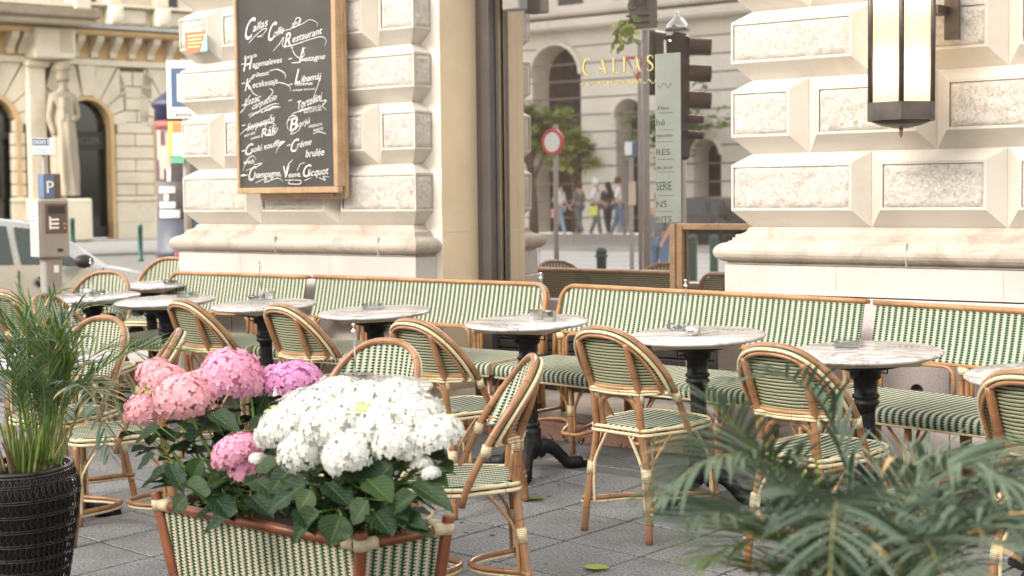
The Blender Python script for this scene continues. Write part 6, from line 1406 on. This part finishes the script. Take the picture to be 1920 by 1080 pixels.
mb=MB(); P=rp(1270,58,dT); mb.lathe([(.11,0),(.10,.05),(.05,.10),(.02,.13),(.03,.15),(.001,.17)],14,M=Matrix.Translation(P)); mb.build('top_cap',STEEL,tq)
P=rp(1275,300,dT); mb=MB(); mb.tube([(P.x,P.y,P.z),(P.x,P.y,-.35)],.05,10); mb.build('pole',MG,tq)
bs=empty('bicycle_sign',None,label='grey plate with a bicycle and two arrows mirrored at the window top',cat='sign'); SG=plain('grey_sign_back',(.13,.125,.12),.6)
rbox(1162,-60,1247,54,dT-.3,.02,SG,'plate',bs,.008)
def rline(pts,r,par,nm,d=dT-.32): mb=MB(); mb.tube([rp(x,y,d)+V((0,.02,0)) for x,y in pts],r,5); return mb.build(nm,BK,par)
rline([(1176,31),(1232,28)],.010,bs,'arrow'); rline([(1224,24),(1234,28),(1226,33)],.010,bs,'arrow'); rline([(1176,44),(1236,41)],.010,bs,'arrow'); rline([(1188,39),(1177,44),(1188,48)],.010,bs,'arrow')
for cx_ in (1188,1220): rline([(cx_+9*math.cos(R(a)),11+9*math.sin(R(a))) for a in range(0,361,30)],.005,bs,'bicycle_wheel')
rline([(1188,11),(1197,-3),(1214,-3),(1220,11)],.006,bs,'bicycle_frame'); rline([(1197,-3),(1203,11),(1214,-3)],.006,bs,'bicycle_frame'); rline([(1203,11),(1188,11)],.006,bs,'bicycle_frame')
P=rp(1206,56,dT-.3); mb=MB(); mb.tube([(P.x,P.y-.03,P.z),(P.x,P.y-.03,-.35)],.03,8); mb.build('pole',MG,bs)
# give way sign, round sign and blue and white sign
RED=plain('sign_red',(.55,.06,.05),.5)
tr_=empty('give_way_sign',None,label='red and white triangular sign mirrored behind the gilt lettering',cat='sign'); dd_=20
mb=MB(); a,b,c=[rp(*p,dd_) for p in ((1172,106),(1206,106),(1195,152))]; m0=(a+b+c)/3
mb.add([a,b,c],[(0,1,2)],smooth=False); mb.add([p+V((0,-.02,0)) for p in (a,b,c)],[(2,1,0)],smooth=False); mb.build('red_plate',RED,tr_)
mb=MB(); mb.add([m0+(p-m0)*.66+V((0,.012,0)) for p in (a,b,c)],[(0,1,2)],smooth=False); mb.build('white_inset',SW,tr_)
mb=MB(); mb.tube([(c.x,c.y-.05,c.z+.5),(c.x,c.y-.05,-.4)],.03,8); mb.build('pole',MG,tr_)
rs=empty('round_sign',None,label='round sign with a red ring mirrored near the curtain',cat='sign'); mb=MB(); c=rp(1036,266,18)
mb.lathe([(.001,0),(.14,.0)],28,M=Matrix.Translation(c+V((0,.012,0)))@Matrix.Rotation(R(-90),4,'X')); mb.build('white_disc',SW,rs); mb=MB(); mb.lathe([(.115,.0),(.115,.018),(.15,.018),(.15,-.02)],28,M=Matrix.Translation(c)@Matrix.Rotation(R(-90),4,'X')); mb.build('red_ring',RED,rs); mb=MB(); mb.tube([(c.x,c.y-.05,c.z+.2),(c.x,c.y-.05,-.4)],.03,8); mb.build('pole',MG,rs)
bw=empty('notice_sign',None,label='white sign with a blue border mirrored below the café lettering',cat='sign'); dn=24; rbox(1170,263,1197,294,dn,.03,BLUE,'border_plate',bw,.003); 
a=rp(1173,291,dn-.02); b=rp(1194,266,dn-.02); X=sorted((a.x,b.x)); mb=MB(); mb.box((X[0],a.y+.018,a.z),(X[1],a.y+.03,b.z)); mb.build('white_plate',SW,bw); P=rp(1183,295,dn); mb=MB(); mb.tube([(P.x,P.y,P.z),(P.x,P.y,-.4)],.035,8); mb.build('pole',MG,bw)
rbox(1174,340,1196,385,dn,.03,plain('poster_mix',(.55,.45,.35),.6),'poster',bw)
c3=copy_tree(car); q=rp(1352,400,44); c3.matrix_world=Matrix.Translation((q.x,q.y,q.z-1.0))@Matrix.Rotation(.1,4,'Z'); tag(c3,'dark car mirrored at the right side of the café window','car')
for ch in c3.children:
    if ch.name.startswith('body'): ch.data=ch.data.copy(); ch.data.materials[0]=DKP
# trees of the boulevard: trunk, limbs and a loose crown of leaf clumps
TL=leafmat('street_tree_leaf',(.12,.22,.05),(.25,.36,.10),.5,0,.3); BARK=plain('bark',(.10,.08,.06),.9,0,.3,8,.6,20,.01)
def tree(P,h,cr_,label,seed,n=900):
    r=random.Random(seed); o=empty('street_tree',Matrix.Translation(P),label=label,cat='tree',group='trees mirrored in the café window'); mb=MB(); mb.tube([(0,0,0),(.03,.02,h*.25),(-.04,.03,h*.5)],[.16,.13,.10],8)
    for k in range(6):
        a=k*1.05+r.uniform(-.3,.3); mb.tube([(-.03,.03,h*(.38+.03*k)),(math.cos(a)*cr_*.4,math.sin(a)*cr_*.4,h*(.6+.03*k)),(math.cos(a)*cr_*.75,math.sin(a)*cr_*.75,h*(.72+.03*k))],[.07,.045,.02],6)
    mb.build('trunk',BARK,o); mb=MB(); cl=[V((r.gauss(0,.45)*cr_,r.gauss(0,.45)*cr_,h*.74+r.gauss(0,.36)*cr_)) for _ in range(34)]
    for k in range(n):
        c=r.choice(cl)+V((r.gauss(0,.16),r.gauss(0,.16),r.gauss(0,.13)))*cr_; s=r.uniform(.16,.34); u=V((r.gauss(0,1),r.gauss(0,1),r.gauss(0,.5))).normalized(); w_=u.cross(V((0,0,1))).normalized()*s*.5
        mb.add([c,c+u*s*.5+w_,c+u*s,c+u*s*.5-w_],[(0,1,2,3)],smooth=False)
    mb.build('crown',TL,o)
P=rp(1080,436,57); tree(V((P.x,P.y,gz)),4.2,.9,'leafy street tree mirrored left of the lettering',4,1400)
P=rp(1262,436,52); tree(V((P.x,P.y,gz)),5.0,1.5,'leafy street tree mirrored behind the menu strip',9,1200)
P=rp(1000,436,48); tree(V((P.x,P.y,gz)),4.6,1.1,'leafy street tree mirrored at the left of the window',14,1200)
# low hanging leafy twig near the window top
tw=empty('leafy_twig',None,label='hanging leafy twig mirrored beside the bicycle sign',cat='branch'); r=random.Random(6)
for k in range(3):
    pts=[rp(1172+k*6,40-k*3,12),rp(1160-k*5,62,12),rp(1150+(k*14),84,12)]; mb=MB(); mb.tube(smooth_path(pts,4),.004,5); mb.build('stem',BARK,tw)
    for j in range(12):
        c=pts[0].lerp(pts[2],j/12)+V((r.uniform(-.05,.05),r.uniform(-.03,.03),r.uniform(-.05,.05))); mb=MB(); u=V((r.gauss(0,1),r.gauss(0,.4),-.6)).normalized()*.09; s=u.cross(V((0,1,0))).normalized()*.022; mb.add([c,c+u*.5+s,c+u,c+u*.5-s],[(0,1,2,3)],smooth=False); mb.build('leaf',TL,tw)
# sycamore row on the café side of the boulevard is out of frame; the dark hedge and tree behind the parked cars is not
P=deep(20,428,30); mb=MB(); r=random.Random(31)
for k in range(1500):
    c=V((P.x,P.y,P.z-.2))+DB*r.uniform(-6,-1.2)+NB*r.uniform(-.4,.4)+V((0,0,r.uniform(-.6,.55))); s=r.uniform(.05,.10); u=V((r.gauss(0,1),r.gauss(0,1),r.gauss(0,.6))).normalized(); w_=u.cross(V((0,0,1))).normalized()*s*.5; mb.add([c,c+u*s*.5+w_,c+u*s,c+u*s*.5-w_],[(0,1,2,3)],smooth=False)
mb.build('hedge',TL,label='low green hedge behind the cars at the left edge',cat='hedge')
print('objects',len(bpy.data.objects))
